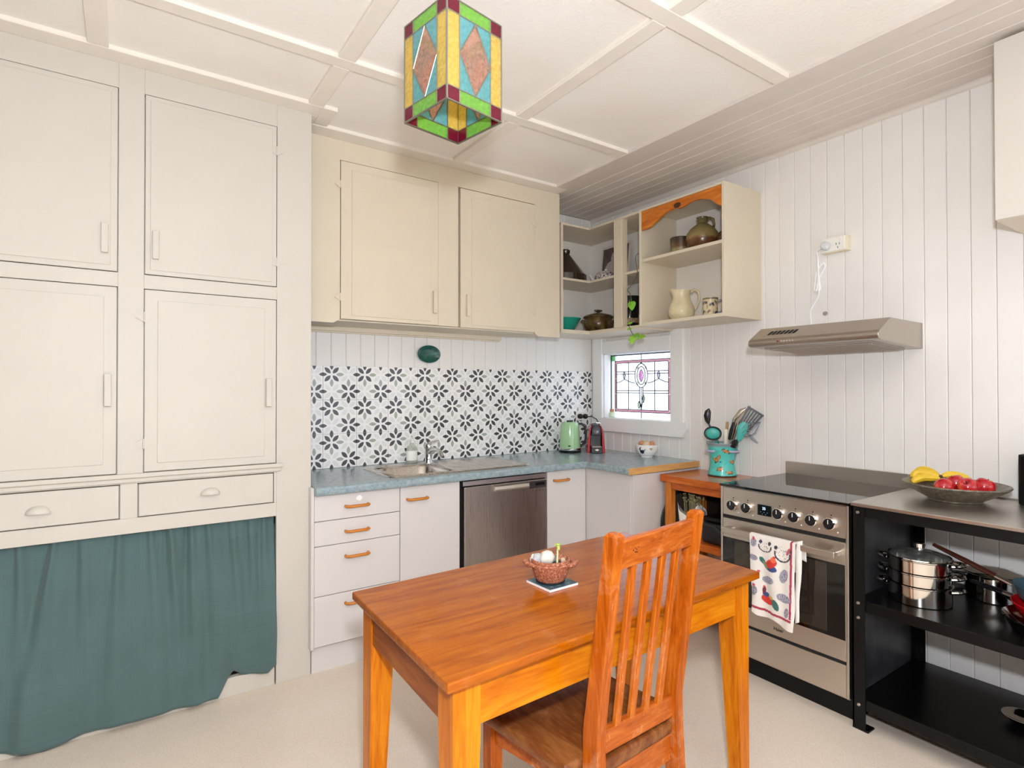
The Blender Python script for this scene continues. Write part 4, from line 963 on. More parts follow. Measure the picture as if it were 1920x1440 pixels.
def smoothpts(p, k=4):
    p = [Vector(q) for q in p]; out = []
    for i in range(len(p)-1):
        a, b, c, d = p[max(i-1, 0)], p[i], p[i+1], p[min(i+2, len(p)-1)]
        for j in range(k):
            t = j/k; out.append(.5*((2*b)+(c-a)*t+(2*a-5*b+4*c-d)*t*t+(3*b-a-3*c+d)*t**3))
    return out+[p[-1]]
obj('cord', G().tube(smoothpts(cordp), .0042, 6), plain('cord_white', '#f4f6f8', .35), hp_, True, label='white cord bundled in loops')
tag(obj('wall_screw', G().lathe([(0, -.006), (.004, -.006), (.006, -.001), (.012, -.001), (.012, 0)], (XR-.0002, 1.525, 1.761), 12, 'x'), M['steel'], None, True), 'small screw head in the wall below the hood cord', 'screw')

# ------------------------------------------------------------------ overhead cupboard at the right edge
rc = thing('overhead_cupboard', 'white overhead cupboard at the right edge of the frame', 'cupboard', (2.88, .2, 2.0))
obj('carcass', G().box((2.738, -.35, 2.001), (XR-.001, .728, 2.68), .0015), plain('overhead_cupboard_inside', '#d9cdb8', .4), rc)
obj('door', G().box((2.719, .190, 2.002), (2.736, .728, 2.68), .002), M['rcab'], rc)
obj('door', G().box((2.719, -.350, 2.002), (2.736, .187, 2.68), .002), M['rcab'], rc)

# ------------------------------------------------------------------ side table between counter and stove
st = thing('side_table', 'orange varnished timber side table wedged between counter and stove', 'table', (2.85, 2.02, 0))
obj('tabletop', G().box((2.662, 1.728, .808), (3.040, 2.312, .850), .004, 2), M['side_x'], st)
for (x0, y0) in ((2.682, 2.246), (2.682, 1.735), (2.982, 2.246), (2.982, 1.735)): obj('leg', G().box((x0, y0, 0), (x0+.045, y0+.045, .808), .003), M['side_z'], st)
obj('apron', G().box((2.687, 1.78, .765), (2.705, 2.246, .808), .002), M['side_x'], st)
obj('apron', G().box((3.0, 1.78, .765), (3.02, 2.246, .808), .002), M['side_x'], st)
obj('shelf', G().box((2.685, 1.736, .445), (3.025, 2.290, .487), .003), M['side_x'], st)
obj('lower_shelf', G().box((2.685, 1.736, .12), (3.025, 2.290, .16), .003), M['side_x'], st)
# what stands on its shelf
wb = thing('paper_bag', 'white paper bag with jagged top and dried flowers on side table shelf', 'bag', (2.80, 2.2, .487))
bp = []
for k in range(24):
    a = 2*PI*k/24; bp.append((a, .15+.035*math.sin(3*a+1)+.02*((k*7) % 5)/5))
g = G(); rings = []
for h in (0, .5, 1): rings.append([(2.79+(.060+.012*h)*math.copysign(abs(math.cos(a))**.5, math.cos(a)), 2.175+(.055+.014*h)*math.copysign(abs(math.sin(a))**.5, math.sin(a)), .487+h*z) for a, z in bp])
g.loft(rings, caps=False); obj('bag', g, plain('white_paper', '#e4e0d8', .8), wb, True, thick=.002)
g = G(); random.seed(3)
for k in range(60):
    a = random.random()*6.28; r = .045*random.random(); h = .18+.08*random.random(); b = Vector((2.79+r*math.cos(a), 2.17+r*math.sin(a), .49)); tt = Vector((b.x+.35*r*math.cos(a), b.y+.35*r*math.sin(a), .487+h))
    g.tube([b, (b+tt)/2+Vector((.004, .003, 0)), tt], .0012, 4); g.ell(tt, (.005+.004*random.random(),)*3, 6, 4)
obj('dried_flowers', g, plain('dried_flower', '#8d8560', .8, vary=.4, scale=60), wb, True, kind='stuff')
bk = thing('black_appliance', 'black lidded countertop appliance on the side table shelf', 'appliance', (2.83, 1.93, .487))
obj('body', G().box((2.715, 1.785, .488), (2.96, 2.06, .610), .02, 3), M['blackp'], bk, True)
obj('lid', G().box((2.72, 1.79, .612), (2.955, 2.055, .640), .012, 3), M['black'], bk, True)
obj('brace', G().hexa([(2.708, 1.80, .50), (2.716, 1.80, .50), (2.716, 1.83, .50), (2.708, 1.83, .50), (2.708, 1.96, .60), (2.716, 1.96, .60), (2.716, 1.99, .60), (2.708, 1.99, .60)]), plain('dark_grey_plastic', '#2a2b2e', .3), bk)
obj('back_panel', G().box((3.022, 1.78, .487), (3.034, 2.246, .765)), plain('dark_inside_sheet', '#23150e', .6), st)  # added dark sheet standing in for the dark inside of the table
tr = thing('round_tray', 'dark round tray hanging on edge between counter end and side table', 'tray', (2.862, 2.311, .35))
obj('disc', G().lathe([(0, -.003), (.178, -.003), (.178, .003), (0, .003)], (2.862, 2.311, .54), 48, 'y'), plain('tray_grey', '#5a534b', .4, .3), tr, True)
obj('rim', G().tube([(2.862+.185*math.cos(2*PI*k/48), 2.311, .54+.185*math.sin(2*PI*k/48)) for k in range(49)], .008, 8), plain('tray_rim', '#2c2824', .4), tr, True)
obj('hook', G().tube([(2.862, 2.311, .728), (2.862, 2.311, .808)], .004, 8), M['steel'], tr, True)

# ------------------------------------------------------------------ utensil crock
kb = Vector((2.925, 2.065, .850))
TC = Vector((-kb.x, -kb.y, 0)).normalized(); SCv = Vector((-TC.y, TC.x, 0))
def crockp(p):
    v = p-kb; f = v.dot(TC); s = v.dot(SCv); z = v.z; c = (.33, .78, .74)
    n = noise.noise(v*60); c = tuple(k*(1+.06*n) for k in c)
    if z < .008: return (.12, .11, .12)
    if z > .172 and f > -.2:
        if noise.noise(Vector((s*30, z*160, 0))) > 0: c = (.45, .52, .55)
        if z > .182: c = (.55, .60, .62)
    if f > 0:
        for (cx_, cz, rx, rz, an) in ((-.022, .105, .022, .007, 1.1), (-.036, .098, .016, .006, -.5), (.052, .088, .012, .007, -.4), (-.012, .045, .018, .008, .25), (.040, .026, .018, .007, -.15), (.022, .150, .024, .007, -.35)):
            if in_ell((s, z), (cx_, cz), (rx*1.15, rz*1.4), an): c = (.20, .28, .20)
            if in_ell((s, z), (cx_, cz), (rx, rz), an): c = (.80, .55, .30)
        for (cx_, cz, r) in ((-.036, .083, .006), (-.010, .088, .006), (-.026, .034, .004), (.014, .143, .004), (.058, .074, .004)):
            if in_ell((s, z), (cx_, cz), (r, r*.8)): c = (.12, .26, .20)
    return c
ck = thing('utensil_crock', 'turquoise painted crock with orange motifs full of utensils', 'crock', kb)
cpr = [(0, .004), (.068, .004), (.078, 0), (.083, .004), (.081, .012)]+[(.081-.011*math.sin(PI*(k+1)/26), .012+.150*k/24) for k in range(25)]+[(.079, .170), (.086, .182), (.092, .192), (.091, .196), (.086, .193), (.075, .17), (.066, .08), (.066, .02), (0, .015)]
obj('body', G().lathe(cpr, kb, 120), printed('crock_paint', .3, .2), ck, True, paint=crockp)
for sg in (1, -1):
    b = kb+TC*.045*sg*(1 if sg > 0 else .2)+SCv*.066*sg
    q = kb+Vector((0, 0, .148))
    base = (SCv*sg*.8+TC*.6).normalized(); tang = Vector((-base.y, base.x, 0))
    obj('handle', G().tube([q+base*.074-tang*.030, q+base*.094-tang*.022, q+base*.100, q+base*.094+tang*.022, q+base*.074+tang*.030], .0085, 10, .8), plain('lilac_glaze', '#b9b4d0', .3), ck, True)
def KP(s, z, f=0): return kb+SCv*s+TC*f+Vector((0, 0, z))
def utensil(name, lab, parts):
    o = thing(name, lab, 'utensil', KP(0, .03), 'utensils in the turquoise crock')
    for nm, g, m, sm in parts: obj(nm, g, m, o, sm)
gm = plain('grey_nylon', '#4b4d52', .35); tq = plain('turquoise_silicone', '#3aa79c', .4); wh = plain('white_brush', '#e8e2d2', .6); stl = M['polish']; wr = plain('wire_blue', '#9aa4b4', .25, .8)
utensil('ladle_spoon', 'black slotted serving spoon leaning furthest left in the crock', [
    ('handle', G().tube([KP(.02, .02), KP(-.022, .195), KP(-.062, .275), KP(-.074, .305)], [.005, .006, .006, .006], 8), gm, True),
    ('bowl', G().tube([KP(-.074, .303), KP(-.080, .325), KP(-.083, .352), KP(-.078, .378), KP(-.072, .395)], [.006, .016, .020, .017, .004], 12, .45, TC), M['blackp'], True)])
g = G(); rim = [KP(-.052+.046*math.cos(2*PI*k/24), .248+.038*math.sin(2*PI*k/24), .01) for k in range(24)]; g.tube(rim+rim[:1], .005, 8)
g2 = G().ell(KP(-.052, .248, .006), (.040, .040, .034), 20, 12, Matrix.Identity(3)); 
for v in g2.bm.verts: 
    dv = v.co-KP(-.052, .248, .006); v.co = v.co-TC*dv.dot(TC)*.75
utensil('round_ladle', 'turquoise round ladle with black rim at the left of the crock', [('rim', g, M['blackp'], True), ('cup', g2, tq, True), ('handle', G().tube([KP(-.035, .215), KP(.0, .10), KP(.02, .02)], .006, 8), tq, True)])
utensil('dish_brush', 'white bristled brush standing in the middle of the crock', [('bristles', G().box(KP(.022, .185)-Vector((.012, .012, 0)), KP(.022, .275)+Vector((.012, .012, 0)), .006, 2), wh, True), ('handle', G().tube([KP(.022, .02), KP(.024, .20), KP(.030, .318)], [.006, .007, .008], 8), plain('tan_wood', '#a88a55', .5), True)])
utensil('kitchen_tongs', 'steel tongs with black grip curving over the crock', [('arm', G().tube([KP(.03, .03), KP(.046, .22), KP(.068, .33), KP(.105, .385), KP(.135, .400)], [.006, .012, .016, .012, .006], 10, .35), stl, True), ('arm', G().tube([KP(.035, .03, .02), KP(.060, .22, .02), KP(.090, .32, .02), KP(.126, .378, .02), KP(.160, .412, .02)], [.006, .012, .016, .012, .007], 10, .35), stl, True), ('grip', G().tube([KP(.040, .215, .024), KP(.052, .27, .026), KP(.064, .318, .024)], [.010, .014, .006], 10, .4), M['blackp'], True)])
g = G(); C0 = KP(.150, .335, .03); ax = (SCv*.55+Vector((0, 0, .835))).normalized(); sd = (SCv*.835-Vector((0, 0, .55))).normalized()
for k in range(6):
    o_ = -.040+.016*k; wv = .0045 if 0 < k < 5 else .006
    p0 = C0+sd*(o_*(.75))+ax*-.055; p1 = C0+sd*o_*1.05+ax*.055
    g.hexa([p0-sd*wv, p0+sd*wv, p0+sd*wv+TC*.004, p0-sd*wv+TC*.004, p1-sd*wv, p1+sd*wv, p1+sd*wv+TC*.004, p1-sd*wv+TC*.004])
for a_, hw in ((-.058, .040), (.052, .050)):
    p0 = C0+ax*a_; p1 = C0+ax*(a_+(.012 if a_ > 0 else -.03))
    h2 = hw if a_ > 0 else .014
    g.hexa([p0-sd*hw, p0+sd*hw, p0+sd*hw+TC*.004, p0-sd*hw+TC*.004, p1-sd*h2, p1+sd*h2, p1+sd*h2+TC*.004, p1-sd*h2+TC*.004])
utensil('slotted_turner', 'black slotted turner fanned out at the right top of the crock', [('blade', g, M['blackp'], False), ('handle', G().tube([C0+ax*-.08, KP(.07, .18, .02), KP(.02, .03)], .0055, 8), M['blackp'], True)])
g = G(); w0 = KP(.105, .245, .03); wa = (SCv*.8+Vector((0, 0, .6))).normalized(); wsd = (SCv*-.6+Vector((0, 0, .8))).normalized()
for k in range(5):
    an = PI*k/5; e = wsd*math.cos(an)+TC*math.sin(an)
    g.tube([w0+wa*(.13*(1-math.cos(t))/2)+e*(.042*math.sin(t)**.9 if 0 < t < PI else 0)+wa*0 for t in [PI*i/10 for i in range(6)]]+[w0+wa*.13]+[w0+wa*(.13*(1-math.cos(t))/2)-e*.042*math.sin(t)**.9 for t in [PI*i/10 for i in range(5, 0, -1)]], .0014, 5)
utensil('balloon_whisk', 'wire whisk poking out at the right of the crock', [('wires', g, wr, True), ('handle', G().tube([w0, KP(.06, .18, .02), KP(.01, .04)], [.007, .008, .008], 8), gm, True)])
utensil('silicone_spatula', 'turquoise slotted silicone spatula right of centre in the crock', [('blade', G().tube([KP(.092, .215, .045), KP(.104, .255, .045), KP(.112, .290, .045), KP(.128, .318, .045)], [.012, .026, .030, .016], 10, .22, TC), tq, True), ('handle', G().tube([KP(.092, .215, .045), KP(.03, .05, .01)], .006, 8), tq, True)])
utensil('potato_masher', 'black ridged masher head low in the crock opening', [('head', G().tube([KP(.058, .175, .05), KP(.07, .200, .052), KP(.080, .212, .05)], [.030, .034, .020], 12, .6), M['blackp'], True), ('handle', G().tube([KP(.06, .19, .03), KP(.03, .04)], .006, 8), M['blackp'], True)])
utensil('clear_spoon', 'clear plastic spoon hanging low over the right rim', [('handle', G().tube([KP(.06, .06, .02), KP(.10, .235, .01), KP(.135, .255, 0), KP(.165, .225, -.01), KP(.195, .195, -.01)], [.005, .006, .007, .010, .004], 8, .4), glass('clear_plastic', '#d8dade', .5, .15, '#c8ccd2'), True)])

# ------------------------------------------------------------------ freestanding stove
sv = thing('stove', 'freestanding stainless steel electric stove with black glass hob', 'stove', (2.72, 1.42, 0))
S0, S1, SXF = 1.121, 1.715, 2.422
obj('body', G().box((SXF+.004, S0, .10), (3.03, S1, .889), .002), M['steel'], sv)
obj('hob', G().box((SXF-.012, S0-.003, .889), (2.995, S1+.003, .9), .002, 2), M['blackg'], sv)
obj('splashback', G().box((2.998, S0+.004, .889), (3.022, S1+.002, .966), .0015), M['steel_h'], sv)
obj('fascia', G().box((SXF-.002, S0+.012, .752), (SXF+.006, S1-.010, .884), .001), M['steel_h'], sv)
obj('side_trim', G().box((SXF-.006, S0, .105), (SXF+.01, S0+.010, .888), .001), M['steel'], sv)
obj('side_trim', G().box((SXF-.006, S1-.009, .105), (SXF+.01, S1, .888), .001), M['steel'], sv)
obj('gap_strip', G().box((SXF+.000, S0+.012, .736), (SXF+.006, S1-.010, .752)), M['dark'], sv)
kn = [1.649, 1.573, 1.416, 1.343, 1.268, 1.192]
ringp = [(.026, 0), (.027, -.006), (.0255, -.020), (.022, -.022), (.021, -.018)]
for k, ky in enumerate(kn):
    kk = obj('knob', G().lathe([(0, -.024), (.018, -.024), (.0205, -.020), (.0205, 0)], (SXF-.002, ky, .8045), 28, 'x'), M['blackp'], sv, True)
    obj('knob_ring', G().lathe(ringp, (SXF-.002, ky-.0015, .8045), 28, 'x'), M['polish'], kk, True)
    obj('pointer', G().box((SXF-.0275, ky-.0012, .8045), (SXF-.0262, ky+.0012, .822)), M['whitep'], kk)
    obj('mark', G().lathe([(0, -.001), (.003, -.001), (.003, 0)], (SXF-.002, ky-.028, .772), 10, 'x'), M['whitep'], sv)
    obj('mark', G().lathe([(0, -.001), (.0028, -.001), (.0028, 0)], (SXF-.002, ky-.002, .838), 10, 'x'), M['dark'], sv)
obj('display', G().box((SXF-.006, 1.453, .781), (SXF-.001, 1.520, .830), .001), M['blackg'], sv)
seg = emit('display_digits', '#cfe4ff', 2.5)
text('25', .017, (SXF-.0066, 1.487, .814), (0, -1, 0), (0, 0, 1), seg, 'digits', sv)
for (a, b) in ((1.503, .797), (1.487, .797), (1.471, .797), (1.495, .788), (1.479, .788)): obj('indicator', G().box((SXF-.0066, a-.0025, b-.001), (SXF-.0058, a+.0025, b+.001)), emit('indicator_grey', '#9fb0c8', .6) if 'indicator_grey' not in bpy.data.materials else bpy.data.materials['indicator_grey'], sv)
dr = obj('oven_door', G().box((SXF-.004, S0+.012, .252), (SXF+.006, S1-.010, .734), .002), M['steel_h'], sv)
obj('oven_glass', G().box((SXF-.006, S0+.014, .338), (SXF-.003, S1-.012, .644), .001), M['blackg'], dr)
obj('oven_window', G().box((SXF-.0072, 1.208, .352), (SXF-.0055, 1.640, .636), .001), plain('window_tint', '#2a231c', .05, spec=.8), dr)
hb = obj('door_handle', G().box((SXF-.062, 1.150, .676), (SXF-.044, 1.674, .703), .003, 2), M['steel_h'], dr)
for yy in (1.152, 1.636): obj('bracket', G().box((SXF-.045, yy, .679), (SXF-.003, yy+.036, .700), .002), M['steel'], dr)
obj('drawer_front', G().box((SXF-.004, S0+.012, .108), (SXF+.006, S1-.010, .238), .0015), M['steel_h'], sv)
obj('shadow_gap', G().box((SXF+.000, S0+.012, .236), (SXF+.006, S1-.010, .254)), M['dark'], sv)
obj('plinth', G().box((SXF+.055, S0+.004, 0), (3.0, S1-.004, .105)), M['black'], sv)
text('Haier', .021, (SXF-.0046, 1.421, .283), (0, -1, 0), (0, 0, 1), M['dark'], 'lettering', sv)

# tea towel over the oven handle
TY0, TY1 = 1.520, 1.306
def tshape(u, v):
    """u across (left to right), v from the back hem over the bar to the front hem"""
    xb = SXF-.053
    L0, L1 = .13, .045
    L2 = .372-.028*(1-u)*1 + .006*math.sin(u*9)
    tot = L0+L1+L2; s = v*tot
    if s < L0: x = xb+.0125; z = .690-(L0-s)+.012
    elif s < L0+L1:
        a = (s-L0)/L1*PI; x = xb+.0125*math.cos(a); z = .703+.004*math.sin(a)
    else: x = xb-.0125; z = .703-(s-L0-L1)
    k = max(0, (.70-z)/.35)
    y = TY0+(TY1-TY0)*u+(-.020*k*(1-u))+.004*math.sin(z*25)*k
    if s > L0+L1: x -= .006*math.sin(u*7+z*6)*k+.004*math.sin(u*15)*min(1, k*3)+.004+.010*k
    if s < L0: x = min(x+.002*math.sin(u*8), SXF-.010); y = y-.012
    return (x, y, z)
def towelp_uv(p):
    if p.x > SXF-.05: return (.90, .88, .86)
    u = (TY0-p.y)/(TY0-TY1); v = (.705-p.z)/.362
    u = u+(-.020*max(0, (.70-p.z)/.35))*0
    c = (.90, .875, .85)
    pink = (.66, .23, .33)
    if .90 < u < .945 and v < .90: c = pink
    if .865 < v-.05*u < .895 and u < .945: c = pink
    def E(cu, cv, ru, rv, an, col):
        nonlocal c
        if in_ell((u, v*1.69), (cu, cv*1.69), (ru, rv*1.69), an): c = col
    red, orange, navy, teal, grey, dk, yel = (.80, .22, .18), (.90, .42, .30), (.22, .30, .50), (.24, .42, .40), (.50, .49, .56), (.25, .24, .30), (.74, .66, .38)
    # rooster, upper
    E(.48, .36, .15, .045, .2, navy); E(.50, .31, .14, .05, -.5, red); E(.55, .26, .06, .035, -.6, orange); E(.30, .30, .09, .03, .8, teal); E(.36, .345, .09, .02, .9, (.45, .55, .40)); E(.57, .225, .03, .012, 0, red)
    # rooster, lower
    E(.42, .76, .14, .055, .2, red); E(.38, .70, .08, .03, 0, navy); E(.34, .655, .04, .045, .15, (.45, .18, .25)); E(.60, .79, .07, .07, -.5, teal); E(.50, .72, .06, .02, .4, yel); E(.34, .615, .03, .012, 0, red)
    # grey hens
    for (cu, cv, ru, rv, an) in ((.10, .10, .07, .055, .2), (.10, .285, .10, .035, .1), (.43, .52, .14, .045, -.1), (.77, .42, .085, .085, .3), (.78, .68, .15, .05, .1), (.12, .69, .08, .06, .2), (.84, .84, .05, .06, .1)):
        if in_ell((u, v*1.69), (cu, cv*1.69), (ru, rv*1.69), an): c = grey if noise.noise(Vector((u*60, v*90, 1))) > -.1 else (.72, .71, .75)
    for (cu, cv, r1) in ((.10, .045, .03), (.22, .44, .03), (.12, .62, .035), (.10, .065, .02)): E(cu, cv, r1, r1*.5, 0, (.75, .3, .34))
    # outlined hens
    for (cu, cv, ru, rv) in ((.36, .125, .15, .065), (.74, .16, .17, .10)):
        d = ((u-cu)/ru)**2+((v-cv)/rv)**2
        if .70 < d < 1.05 and v > cv-.02: c = dk
        if d < .7 and noise.noise(Vector((u*45, v*70, 4))) > .32: c = dk
    for (cu, cv) in ((.26, .07), (.46, .075), (.60, .10), (.90, .11)): E(cu, cv, .035, .025, .5, dk)
    E(.86, .12, .03, .05, .4, (.72, .35, .36))
    return c
tw = thing('tea_towel', 'white tea towel printed with roosters hanging on the oven handle', 'towel', (SXF-.05, 1.41, .34))
obj('cloth', G().grid(tshape, 110, 200), printed('towel_print', .9, 0, .1), tw, True, paint=towelp_uv, thick=.0012)
def tfold(u, v):
    z = .712-.352*v; k = v
    return (SXF-.066-.010*k+.003*math.sin(v*9), 1.309-.030*u+.010*v+.003*math.sin(v*6+u*3), z) if True else None
g = G().grid(lambda u, v: (SXF-.058-.012*v-.004*math.sin(u*PI), 1.310-.030*u+.012*v*(u)+.002*math.sin(v*11), .711-.345*v+.01*u), 8, 30)
obj('towel_fold', g, plain('towel_white', '#e7e2dc', .9), tw, True, thick=.0012)
obj('towel_fold', G().grid(lambda u, v: (SXF-.040+.004*v, 1.300-.024*u, .706-.072*v-.006*u), 5, 8), plain('towel_white_back', '#e3dfda', .9), tw, True, thick=.0012)

# ------------------------------------------------------------------ black kitchen bench
bn = thing('kitchen_bench', 'black steel-framed kitchen bench with stainless top and two shelves', 'bench', (2.72, .45, 0))
N0, N1 = 1.112, -.45
obj('worktop', G().box((2.420, N1-.01, .892), (3.012, N0+.004, .906), .002), M['steel'], bn)
obj('upstand', G().box((3.008, N1, .906), (3.018, .95, .912)), M['steel'], bn)
for (y0, y1, nm) in ((N0-.046, N0, 'front'), (N1, N1+.046, 'front')):
    obj('leg', G().box((2.426, y0, .006), (2.431, y1, .892)).box((2.426, y1-.005 if nm and y0 > 0 else y0, .006), (2.476, y1 if y0 > 0 else y0+.005, .892)), M['black'], bn)
    obj('leg', G().box((3.005, y0, .006), (3.010, y1, .892)).box((2.960, y1-.005 if y0 > 0 else y0, .006), (3.010, y1 if y0 > 0 else y0+.005, .892)), M['black'], bn)
    for xx in (2.424, 2.955): obj('foot', G().box((xx, y0-.012, 0), (xx+.055, y1+.002, .008), .002), M['black'], bn)
obj('front_rail', G().box((2.4315, N1+.046, .852), (2.4365, N0-.005, .892)), M['black'], bn)
obj('back_rail', G().box((3.000, N1+.046, .852), (3.005, N0-.046, .892)), M['black'], bn)
obj('shelf', G().box((2.4315, N1+.005, .474), (3.003, N0-.006, .516), .002), M['blackm'], bn)
obj('shelf', G().box((2.4315, N1+.005, .080), (3.003, N0-.006, .124), .002), M['blackm'], bn)
obj('side_panel', G().box((2.477, N0-.005, .124), (2.960, N0-.001, .892)), plain('scuffed_black_panel', '#303033', .35, vary=.45, scale=14, spec=.3), bn)
for zz in (.868, .505, .447, .100): obj('bolt', G().lathe([(0, -.005), (.005, -.004), (.007, 0)], (2.4262, N0-.022, zz), 12, 'x'), M['steel'], bn, True)

# fruit bowl
fb = Vector((2.800, .885, .906))
fbm = glaze('speckled_brown_glaze', '#3c352b', '#5f5546', '#7d7260', .45, 60)
tag(obj('fruit_bowl', G().lathe([(0, .004), (.078, .004), (.084, 0), (.090, .002), (.092, .008), (.130, .030), (.170, .056), (.180, .066), (.178, .071), (.168, .068), (.125, .040), (.08, .018), (0, .014)], fb, 64), fbm, None, True), 'wide shallow brown speckled bowl of fruit on the steel bench', 'bowl')
ban = plain('banana_skin', '#e3bd2c', .45, vary=.1, scale=30); btip = plain('banana_tip', '#4a3a1c', .7)
def banana(name, lab, p0, p1, bow, r=.0165):
    p0, p1 = Vector(p0), Vector(p1); bow = Vector(bow)
    pts = [p0.lerp(p1, t)+bow*4*t*(1-t) for t in [i/10 for i in range(11)]]
    o = thing(name, lab, 'banana', pts[0], 'bananas in the fruit bowl')
    obj('fruit', G().tube(pts, [r*.45, r*.8, r*.97, r, r*1.02, r*1.03, r*1.02, r, r*.9, r*.7, r*.35], 8), ban, o, True)
    t0 = (pts[0]-pts[1]).normalized(); t1 = (pts[-1]-pts[-2]).normalized()
    obj('stalk', G().tube([pts[0], pts[0]+t0*.012, pts[0]+t0*.028], [r*.45, r*.35, r*.4], 6), btip, o, True)
    obj('tip', G().tube([pts[-1], pts[-1]+t1*.006], [r*.34, r*.22], 6), btip, o, True)
stem = Vector((2.735, .935, .985))
banana('banana', 'long yellow banana lying furthest back in the bowl', (2.905, .965, .985), (2.925, .855, .962), (.030, .01, .016))
banana('banana', 'topmost yellow banana of the bunch, curving to the left rim', (2.893, .972, .988), (2.905, 1.062, .966), (.035, .03, .024))
banana('banana', 'middle yellow banana of the bunch behind the apples', (2.885, .968, .985), (2.855, 1.055, .962), (.012, .03, .020))
banana('banana', 'lowest yellow banana in front at the left of the bowl', (2.872, .962, .978), (2.800, 1.035, .957), (-.006, .016, .012))
apm = NT('red_apple_skin'); f = apm.noise(apm.coord((1, 1, .5)), 26, 4, .6); apm.l(apm.ramp(f, [(.40, '#a80f22'), (.58, '#c4302a'), (.72, '#d9803c')]), apm.b.inputs['Base Color']); apm.b.inputs['Roughness'].default_value = .2; apm.b.inputs['Coat Weight'].default_value = .3; apm = apm.m
def apple(lab, c, r, rot):
    pr = [(0, .62), (.10, .70), (.25, .86), (.5, .93), (.78, .78), (.97, .35), (1, .05), (.95, -.3), (.78, -.65), (.5, -.88), (.25, -.92), (.1, -.86), (0, -.80)]
    g = G().lathe([(a*r, b*r) for a, b in pr], (0, 0, 0), 24)
    mt = Matrix.Translation(c) @ Matrix.Rotation(rot[1], 4, 'Z') @ Matrix.Rotation(rot[0], 4, 'X'); bmesh.ops.transform(g.bm, verts=g.bm.verts, matrix=mt)
    o = thing('apple', lab, 'apple', Vector(c)-Vector((0, 0, r*.9)), 'red apples in the fruit bowl'); obj('fruit', g, apm, o, True)
    obj('stalk', G().tube([mt @ Vector((0, 0, r*.62)), mt @ Vector((.003, 0, r*1.05))], .0016, 5), btip, o, True)
apple('deep red apple at the left beside the banana stalks', (2.715, .895, .968), .034, (.9, 1)); apple('red apple second from the left, set further back', (2.785, .875, .976), .035, (.5, 3))
apple('red and yellow streaked apple in the middle front', (2.745, .825, .972), .036, (.7, 4.6)); apple('red apple at the right end of the bowl', (2.815, .795, .970), .037, (.4, .4))

# black speaker box on the bench
sp = thing('speaker', 'upright black box speaker at the right end of the bench', 'speaker', (2.96, .66, .906))
obj('cabinet', G().box((2.905, .555, .907), (3.035, .712, 1.104), .004, 2), M['black'], sp)
obj('grille', G().box((2.900, .560, .914), (2.906, .706, 1.098), .002), M['blackm'], sp)
obj('cord', G().tube([(2.99, .712, .955), (2.99, .722, .965), (2.99, .722, .985), (2.99, .713, .995)], .0018, 6), M['blackp'], sp, True)

# pots and pans on the middle shelf
ZS = .516
pc = Vector((2.632, .952, ZS))
sp_ = thing('steamer_pot', 'three-tier polished stainless steamer pot with glass lid', 'pot', pc)
def tier(nm, z0, z1, r): return obj(nm, G().lathe([(0, z0), (r-.006, z0), (r-.002, z0+.003), (r-.001, z1-.006), (r+.003, z1-.003), (r+.003, z1), (r-.003, z1), (r-.004, z0+.004), (0, z0+.003)], pc, 48), M['polish'], sp_, True)
tier('pot_body', .0, .075, .108); tier('steamer_tier', .0755, .124, .107); tier('steamer_tier', .1245, .176, .107)
SP = Vector((.45, -.89, 0))
for zz in (.060, .110, .160):
    for sg in (-1, 1):
        base = (Vector((-.26, .965, 0)) if sg < 0 else Vector((.26, -.965, 0))).normalized(); tang = Vector((-base.y, base.x, 0)); q = pc+Vector((0, 0, zz))
        obj('handle', G().tube([q+base*.104-tang*.034, q+base*.128-tang*.030+Vector((0, 0, .004)), q+base*.142-tang*.012+Vector((0, 0, .006)), q+base*.142+tang*.012+Vector((0, 0, .006)), q+base*.128+tang*.030+Vector((0, 0, .004)), q+base*.104+tang*.034], .0072, 8), M['chrome'], sp_, True)
obj('lid_glass', G().lathe([(.104, .177), (.095, .186), (.06, .197), (.02, .202), (0, .203)], pc, 40), glass('lid_glass', '#e4eaea', .82, .04, '#c8d0d0'), sp_, True)
obj('lid_rim', G().lathe([(.104, .176), (.108, .178), (.106, .182), (.102, .180)], pc, 48), M['polish'], sp_, True)
obj('lid_knob', G().lathe([(0, .202), (.016, .203), (.014, .21), (.021, .213), (.022, .228), (.018, .232), (0, .232)], pc, 24), M['chrome'], sp_, True)
qc = Vector((2.895, .79, ZS))
sa = thing('saucepan', 'stainless saucepan with glass lid at the back of the shelf', 'saucepan', qc)
obj('body', G().lathe([(0, .0), (.086, 0), (.09, .004), (.090, .098), (.094, .102), (.086, .102), (.085, .006), (0, .004)], qc, 40), M['polish'], sa, True)
obj('lid', G().lathe([(.092, .103), (.094, .108), (.085, .112), (.04, .122), (0, .124)], qc, 40), M['polish'], sa, True)
obj('handle', G().tube([qc+Vector((-.04, .075, .085)), qc+Vector((-.055, .10, .09)), qc+Vector((-.075, .125, .088))], [.007, .007, .006], 8), M['blackp'], sa, True)
